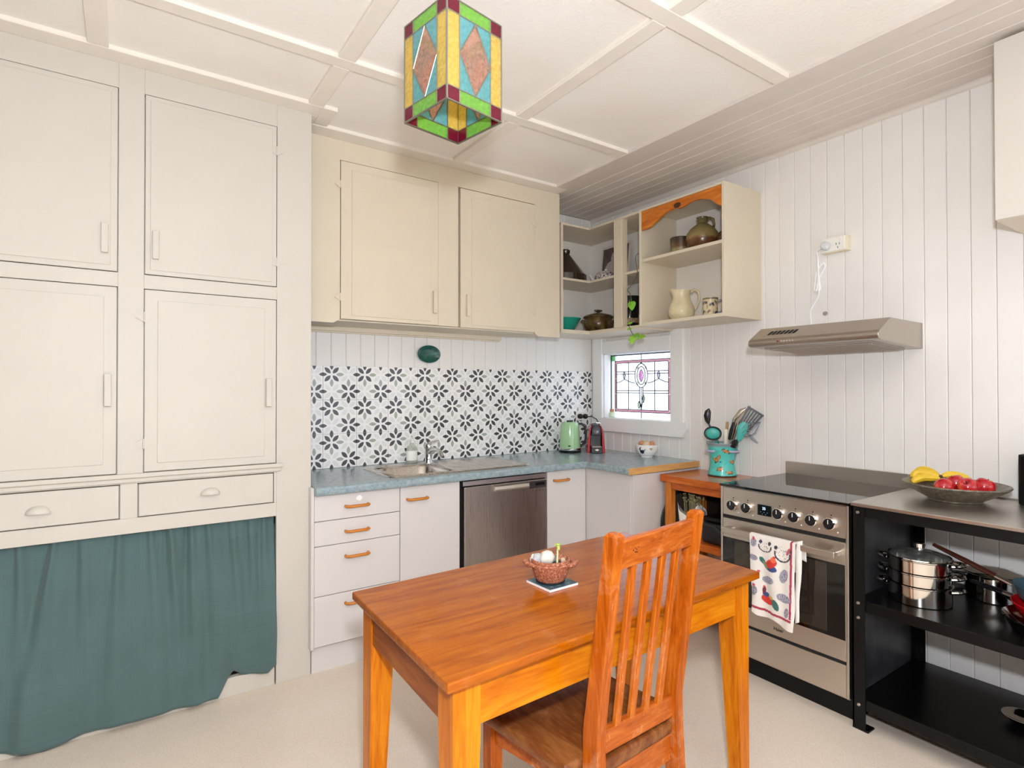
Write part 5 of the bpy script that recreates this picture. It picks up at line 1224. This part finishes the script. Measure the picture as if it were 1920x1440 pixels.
# frying pans stacked at the right
def pan_(name, lab, c, r, h, tilt, m, hm, hdir, hl, hup, m2=None):
    c = Vector(c); o = thing(name, lab, 'frying pan', c)
    g = G().lathe([(0, 0), (r*.75, 0), (r*.82, .004), (r*.97, h-.006), (r, h), (r-.003, h+.002), (r*.80, .007), (0, .004)], (0, 0, 0), 44)
    mt = Matrix.Translation(c) @ Matrix.Rotation(tilt[0], 4, 'X') @ Matrix.Rotation(tilt[1], 4, 'Y'); bmesh.ops.transform(g.bm, verts=g.bm.verts, matrix=mt)
    obj('body', g, m, o, True)
    hd_ = Vector(hdir).normalized(); a = c+hd_*(r*.97)+Vector((0, 0, h*.8)); b = a+hd_*.05+Vector((0, 0, .05*hup)); e = a+hd_*hl+Vector((0, 0, hl*hup))
    obj('ferrule', G().tube([a, b], [.011, .012], 10, .7), m2 or M['steel'], o, True)
    obj('handle', G().tube([b, b.lerp(e, .5), e], [.013, .014, .010], 10, .7), hm, o, True)
pan_('frying_pan', 'stainless frying pan at the bottom of the stack of pans', (2.625, .535, ZS), .155, .055, (0, 0), M['polish'], M['blackp'], (.55, .6, 0), .19, .1)
pan_('frying_pan', 'red enamel frying pan in the middle of the stack of pans', (2.655, .540, ZS+.045), .135, .045, (.05, .0), plain('red_enamel', '#b3121c', .15, coat=.4), M['blackp'], (.35, .94, 0), .17, .05)
pan_('frying_pan', 'blue-grey frying pan with brown handle on top of the stack', (2.700, .560, ZS+.085), .125, .05, (.10, .02), plain('blue_grey_enamel', '#3d5a66', .35), plain('brown_handle', '#4a2418', .35), (.03, .98, 0), .25, .36)
lw = thing('steel_colander', 'small metal utensil lying on the bottom shelf, right edge', 'utensil', (2.75, .64, .124))
obj('bowl', G().lathe([(0, .002), (.02, 0), (.045, .012), (.062, .028), (.058, .028), (.04, .014), (0, .006)], (2.745, .665, .124), 28), M['polish'], lw, True)
obj('handle', G().tube([(2.745, .61, .145), (2.745, .56, .15), (2.745, .48, .15)], .006, 8), M['polish'], lw, True)

# ------------------------------------------------------------------ dining table
U = Vector((math.cos(math.radians(2.33)), math.sin(math.radians(2.33)), 0)); V = Vector((math.cos(math.radians(88.8)), math.sin(math.radians(88.8)), 0))
TB = Vector((.555, 1.050, 0)); TL, TW = 1.207, .642
def tp_(s, t, z): return TB+U*s+V*t+Vector((0, 0, z))
def tbox(g, s0, s1, t0, t1, z0, z1, bev=0, seg=1): return g.hexa([tp_(s0, t0, z0), tp_(s1, t0, z0), tp_(s1, t1, z0), tp_(s0, t1, z0), tp_(s0, t0, z1), tp_(s1, t0, z1), tp_(s1, t1, z1), tp_(s0, t1, z1)], bev, seg)
tb = thing('dining_table', 'honey varnished timber kitchen table with tapered square legs', 'table', tp_(TL/2, TW/2, 0))
obj('tabletop', tbox(G(), 0, TL, 0, TW, .726, .750, .004, 2), M['tabletop'], tb)
IN, LW = .027, .072
for (sa_, sgs) in ((IN, 1), (TL-IN, -1)):
    for (ta_, sgt) in ((IN, 1), (TW-IN, -1)):
        def q(z, w): return [tp_(sa_, ta_, z), tp_(sa_+sgs*w, ta_, z), tp_(sa_+sgs*w, ta_+sgt*w, z), tp_(sa_, ta_+sgt*w, z)]
        obj('leg', G().loft([q(0, .044), q(.60, LW), q(.726, LW)]), M['table_z'], tb)
obj('apron', tbox(G(), IN+LW, TL-IN-LW, IN+.004, IN+.026, .617, .726, .001), M['table_x'], tb)
obj('apron', tbox(G(), IN+LW, TL-IN-LW, TW-IN-.026, TW-IN-.004, .617, .726, .001), M['table_x'], tb)
obj('apron', tbox(G(), IN+.004, IN+.026, IN+LW, TW-IN-LW, .617, .726, .001), M['table_y'], tb)
obj('apron', tbox(G(), TL-IN-.026, TL-IN-.004, IN+LW, TW-IN-LW, .617, .726, .001), M['table_y'], tb)

# ------------------------------------------------------------------ chair
ch = thing('dining_chair', 'varnished timber slat-back chair with worn seat, pushed under table', 'chair', (1.08, 1.2, 0))
ca = math.radians(5); CR = Vector((math.cos(ca), math.sin(ca), 0)); CF = Vector((-math.sin(ca), math.cos(ca), 0))
def post_axis(side, z):      # back-left corner of the post at height z
    K = [(0, (.925, .968)), (.46, (.928, 1.002)), (.53, (.929, 1.002)), (1.03, (.924, .932))] if side < 0 else [(0, (1.236, .990)), (.46, (1.234, 1.018)), (.53, (1.234, 1.019)), (1.03, (1.288, .986))]
    for (a, p), (b, q_) in zip(K, K[1:]):
        if a <= z <= b: t = (z-a)/(b-a); return Vector((p[0]+(q_[0]-p[0])*t, p[1]+(q_[1]-p[1])*t, z))
PWd = .032
for sd_ in (-1, 1):
    R = []
    for z, dp in ((0, .034), (.2, .040), (.44, .046), (.53, .045), (.70, .040), (.88, .036), (1.0, .034), (1.022, .033)):
        p = post_axis(sd_, z); R.append([p, p+CR*PWd, p+CR*PWd+CF*dp, p+CF*dp])
    p = post_axis(sd_, 1.03); R.append([p+CR*.006+CF*.006, p+CR*(PWd-.006)+CF*.006, p+CR*(PWd-.006)+CF*.027, p+CR*.006+CF*.027])
    obj('back_leg', G().loft(R), M['chair_z'], ch)
def rail(z0, z1, d0, d1, top_round=False):
    P = []
    for z in (z0, z1):
        a = post_axis(-1, z)+CR*(PWd-.003); b = post_axis(1, z)+CR*.003
        P += [a+CF*d0, b+CF*d0, b+CF*d1, a+CF*d1]
    return G().hexa(P, .004, 2)
obj('top_rail', rail(.935, 1.008, .007, .027), M['chair_x'], ch)
obj('lower_rail', rail(.470, .528, .010, .032), M['chair_x'], ch)
for k in range(4):
    f = (k+1)/5+.008
    P = []
    for z in (.524, .937):
        a = post_axis(-1, z)+CR*PWd; b = post_axis(1, z); c = a.lerp(b, f)+CF*.010
        P += [c-CR*.0105, c+CR*.0105, c+CR*.0105+CF*.014, c-CR*.0105+CF*.014]
    obj('slat', G().hexa(P, .002), M['chair_z'], ch)
# dished seat with rounded edge, notched between the back posts
seatp = [(.872, 1.040), (.826, 1.425), (1.236, 1.455), (1.290, 1.062)]
rl = post_axis(-1, .45); rq = post_axis(1, .45)
seat_poly = [Vector((.872, 1.052, 0)), Vector((.824, 1.415, 0)), Vector((.845, 1.438, 0)), Vector((1.225, 1.468, 0)), Vector((1.252, 1.450, 0)), Vector((1.300, 1.085, 0)), Vector((1.232, 1.070, 0)), Vector((1.234, 1.028, 0)), Vector((.962, 1.008, 0)), Vector((.958, 1.052, 0))]
obj('seat', G().prism([p+Vector((0, 0, .424)) for p in seat_poly], (0, 0, .034), .010, 3), M['seat'], ch, True)
def seat_rail(p, q_, w, z0, z1):
    p, q_ = Vector((*p, 0)), Vector((*q_, 0)); n = (q_-p).normalized(); s = Vector((-n.y, n.x, 0))*w
    return G().hexa([p+Vector((0, 0, z0)), q_+Vector((0, 0, z0)), q_+s+Vector((0, 0, z0)), p+s+Vector((0, 0, z0)), p+Vector((0, 0, z1)), q_+Vector((0, 0, z1)), q_+s+Vector((0, 0, z1)), p+s+Vector((0, 0, z1))], .002)
obj('seat_rail', seat_rail((.962, 1.014), (1.234, 1.034), .022, .350, .424), M['chair_x'], ch)
obj('seat_rail', seat_rail((.942, 1.05), (.872, 1.36), -.020, .352, .424), M['chair_x'], ch)
obj('seat_rail', seat_rail((1.262, 1.06), (1.205, 1.38), .020, .352, .424), M['chair_x'], ch)
obj('seat_rail', seat_rail((.90, 1.398), (1.19, 1.42), -.020, .352, .424), M['chair_x'], ch)
for (fx, fy) in ((.857, 1.362), (1.188, 1.385)): obj('front_leg', G().loft([[(fx+i, fy+j, z) for i, j in ((o, o), (.040-o, o), (.040-o, .040-o), (o, .040-o))] for z, o in ((0, .005), (.3, 0), (.424, 0))]), M['chair_z'], ch)
g = G()
for s, t in ((.16, .012), (.18, .016), (.20, .012), (.22, .016), (.185, .006), (.205, .005)):
    a = post_axis(-1, .975)+CR*PWd; b = post_axis(1, .975); c = a.lerp(b, s)+CF*.0068+Vector((0, 0, t-.010)); g.lathe([(0, -.0006), (.0016, -.0006), (.0016, .0006)], c, 8, 'y')
obj('nail_holes', g, M['dark'], ch, label='cluster of small dark nail holes')

# ------------------------------------------------------------------ coaster and planter on the table
zt = .750; pcn = Vector((1.112, 1.402, zt))
def coastp(p):
    v = p-pcn
    if p.z < zt+.0075: return (.93, .91, .92)
    if max(abs(v.x+v.y*.06), abs(v.y-v.x*.06)) > .066: return (.85, .86, .88)
    n = noise.noise(Vector((v.x*60, v.y*60, 0))); return (.20, .30, .35) if n < .15 else (.34, .44, .45)
cg = G(); crot = Matrix.Rotation(math.radians(2), 4, 'Z'); h0 = .058
cg.box((-h0, -h0, 0), (h0, h0, .008), .001); cg.grid(lambda u, v: (-h0*.97+2*h0*.97*u, -h0*.97+2*h0*.97*v, .0082), 40, 40)
bmesh.ops.transform(cg.bm, verts=cg.bm.verts, matrix=Matrix.Translation(pcn) @ crot)
tag(obj('tile_coaster', cg, printed('coaster_print', .3), None, paint=coastp), 'square dark blue patterned tile coaster with white edge under the planter', 'coaster')
pb = pcn+Vector((-.002, .006, .0083))
tc_ = NT('terracotta'); f = tc_.noise(tc_.coord(), 160, 3, .7); f2 = tc_.noise(tc_.coord(), 420, 2)
tc_.l(tc_.ramp(f, [(.38, '#83452c'), (.55, '#a9674a'), (.70, '#d2a58c')]), tc_.b.inputs['Base Color']); tc_.b.inputs['Roughness'].default_value = .8; tc_.bump(f2, .5, .002); tc_ = tc_.m
po = thing('succulent_planter', 'small terracotta dish planter with two lug handles on the table', 'planter', pb)
obj('saucer', G().lathe([(0, 0), (.042, 0), (.046, .003), (.046, .006), (0, .006)], pb, 32), plain('black_saucer', '#18161a', .5), po, True)
obj('dish', G().lathe([(0, .006), (.044, .006), (.048, .012), (.056, .032), (.062, .050), (.064, .058), (.060, .062), (.062, .064), (.061, .071), (.056, .072), (.053, .062), (.044, .045), (0, .045)], pb, 40), tc_, po, True)
RV2 = Vector((.80, -.60, 0))
for sg in (-1, 1):
    base = RV2*sg; tang = Vector((-base.y, base.x, 0)); q = pb+Vector((0, 0, .058))
    obj('lug', G().tube([q+base*.050-tang*.040, q+base*.068-tang*.026, q+base*.079+Vector((0, 0, .003)), q+base*.068+tang*.026, q+base*.050+tang*.040], [.006, .009, .010, .009, .006], 10, .9), tc_, po, True)
obj('soil', G().lathe([(0, .056), (.030, .055), (.0535, .052)], pb, 28), plain('dark_soil', '#3a342e', .9, vary=.4, scale=200), po, True)
obj('stem', G().tube([pb+Vector((.022, -.006, .05)), pb+Vector((.023, -.007, .085)), pb+Vector((.024, -.008, .112))], [.0035, .003, .0025], 8), plain('pale_stem', '#d8d2a4', .5), po, True)
for a in (0, 1.4, 2.9, 4.3):
    p = pb+Vector((.024, -.008, .110)); e = p+Vector((.014*math.cos(a), .014*math.sin(a), -.002-.010*(a > 4))); obj('seedling_leaf', G().tube([p, p.lerp(e, .5)+Vector((0, 0, .004)), e], [.002, .0055, .0015], 8, .35), plain('seedling_green', '#9fb43a', .5) if a == 0 else bpy.data.materials['seedling_green'], po, True)
def stone(lab, c, r, m, seed, grp='stones in the planter'):
    g = G(); bmesh.ops.create_icosphere(g.bm, subdivisions=3, radius=1)
    for v in g.bm.verts:
        n = 1+.22*noise.noise(v.co*1.3+Vector((seed, 0, 0)))+.06*noise.noise(v.co*3+Vector((seed, 4, 0))); v.co = Vector((v.co.x*r[0], v.co.y*r[1], v.co.z*r[2]))*n+Vector(c)
    tag(obj('stone', g, m, None, True), lab, 'stone', grp)
wst = plain('white_stone', '#c9c5bb', .7, bump=.2, bscale=90); gst = plain('grey_stone', '#6f6c68', .7, vary=.2, scale=70); lst = plain('light_grey_stone', '#a9a9ad', .6, vary=.1, scale=60); bst = plain('buff_stone', '#b8a287', .7)
stone('large rough white stone in the middle of the planter', pb+Vector((-.012, .002, .075)), (.024, .020, .024), wst, 2)
stone('rounded pale grey stone at the left of the planter', pb+Vector((-.036, .022, .070)), (.016, .018, .017), lst, 5)
stone('white stone at the far left rim of the planter', pb+Vector((-.044, .033, .068)), (.009, .010, .015), wst, 8)
stone('dark grey stone beside the seedling', pb+Vector((.016, .010, .064)), (.016, .014, .012), gst, 11)
stone('dark grey flat stone behind the white stone', pb+Vector((.006, .030, .063)), (.016, .014, .011), gst, 14)
stone('small buff stone right of the seedling stem', pb+Vector((.036, -.018, .063)), (.008, .008, .009), bst, 17)

# ------------------------------------------------------------------ stained glass pendant lamp
zl0, zl1 = 2.096, 2.360
c4 = [Vector((.636, 1.441, 0)), Vector((.661, 1.256, 0)), Vector((.843, 1.291, 0)), Vector((.816, 1.476, 0))]
cl = sum(c4, Vector())/4; ang = math.radians(10.0); hs = .0935
ex = Vector((math.cos(ang), math.sin(ang), 0)); ey = Vector((-math.sin(ang), math.cos(ang), 0))
corner = [cl-ex*hs-ey*hs, cl+ex*hs-ey*hs, cl+ex*hs+ey*hs, cl-ex*hs+ey*hs]
lam = thing('pendant_lamp', 'square stained glass lantern pendant lamp in green, blue and amber', 'lamp', cl+Vector((0, 0, zl0)))
Lg = {'g': glass('lamp_green', '#b8e67c', .5, .10, '#98d266'), 'b': glass('lamp_blue', '#a8dde0', .5, .10, '#86c8cf'), 'y': glass('lamp_amber', '#f6e492', .5, .08, '#ecd577'), 'r': glass('lamp_ruby', '#98183c', .5, .10, '#9c2446'), 'p': glass('lamp_peach', '#ecd0c0', .68, .06, '#dcb6a4')}
W_ = 2*hs; Hh = zl1-zl0; bw, bh = .040, .036
gl = G()
for i in range(4):
    A = corner[i]; B = corner[(i+1) % 4]; dx = (B-A).normalized(); nrm = Vector((dx.y, -dx.x, 0))
    def P2(s, z, off=0): return A+dx*s+nrm*off+Vector((0, 0, zl0+z))
    def pn(pts, c):
        cc_ = Vector((sum(p[0] for p in pts)/len(pts), sum(p[1] for p in pts)/len(pts)))
        q = [(p[0]+(cc_.x-p[0])*.015, p[1]+(cc_.y-p[1])*.015) for p in pts]
        obj('glass_pane', G().prism([P2(a, b, -.0015) for a, b in q], nrm*.003), Lg[c], lam)
    for (s0, s1) in ((0, bw), (W_-bw, W_)):
        pn([(s0, 0), (s1, 0), (s1, bh), (s0, bh)], 'r'); pn([(s0, Hh-bh), (s1, Hh-bh), (s1, Hh), (s0, Hh)], 'r'); pn([(s0, bh), (s1, bh), (s1, Hh-bh), (s0, Hh-bh)], 'y')
    pn([(bw, 0), (W_-bw, 0), (W_-bw, bh), (bw, bh)], 'g'); pn([(bw, Hh-bh), (W_-bw, Hh-bh), (W_-bw, Hh), (bw, Hh)], 'g')
    ms, mz = W_/2, Hh/2
    pn([(bw, mz), (ms, bh), (W_-bw, mz), (ms, Hh-bh)], 'p')
    for (sx_, zz_) in ((bw, bh), (W_-bw, bh), (W_-bw, Hh-bh), (bw, Hh-bh)): pn([(sx_, zz_), (ms, zz_), (sx_, mz)], 'b')
    def cm_(a, b, r=.0025): gl.tube([P2(*a), P2(*b)], r, 6)
    for s in (bw, W_-bw): cm_((s, 0), (s, Hh))
    for z in (bh, Hh-bh): cm_((0, z), (W_, z))
    for z in (0, Hh): cm_((0, z), (W_, z), .003)
    cm_((0, 0), (0, Hh), .0032)
    for a, b in (((bw, mz), (ms, bh)), ((ms, bh), (W_-bw, mz)), ((W_-bw, mz), (ms, Hh-bh)), ((ms, Hh-bh), (bw, mz))): cm_(a, b)
obj('lead_came', gl, plain('solder_line', '#8a877c', .35, .85), lam)
obj('spider', G().tube([corner[0]+Vector((0, 0, zl1)), corner[2]+Vector((0, 0, zl1))], .003, 6).tube([corner[1]+Vector((0, 0, zl1)), corner[3]+Vector((0, 0, zl1))], .003, 6), M['lead'], lam)
obj('cord', G().tube([cl+Vector((0, 0, zl1-.05)), cl+Vector((0, 0, 2.675))], .003, 8), M['whitep'], lam, True)
obj('bulb_holder', G().lathe([(0, .055), (.016, .055), (.02, .02), (.02, 0), (0, 0)], cl+Vector((0, 0, zl1-.10)), 16), M['whitep'], lam, True)
obj('bulb', G().ell(cl+Vector((0, 0, zl1-.125)), (.028, .028, .035), 16, 10), plain('pearl_bulb', '#f0eee8', .3), lam, True)
obj('ceiling_rose', G().lathe([(0, 0), (.02, -.012), (.045, -.012), (.05, 0)], cl+Vector((0, 0, 2.6895)), 24), M['whitep'], lam, True)

for o in (full, fullb, ts, cb): bpy.data.objects.remove(o)
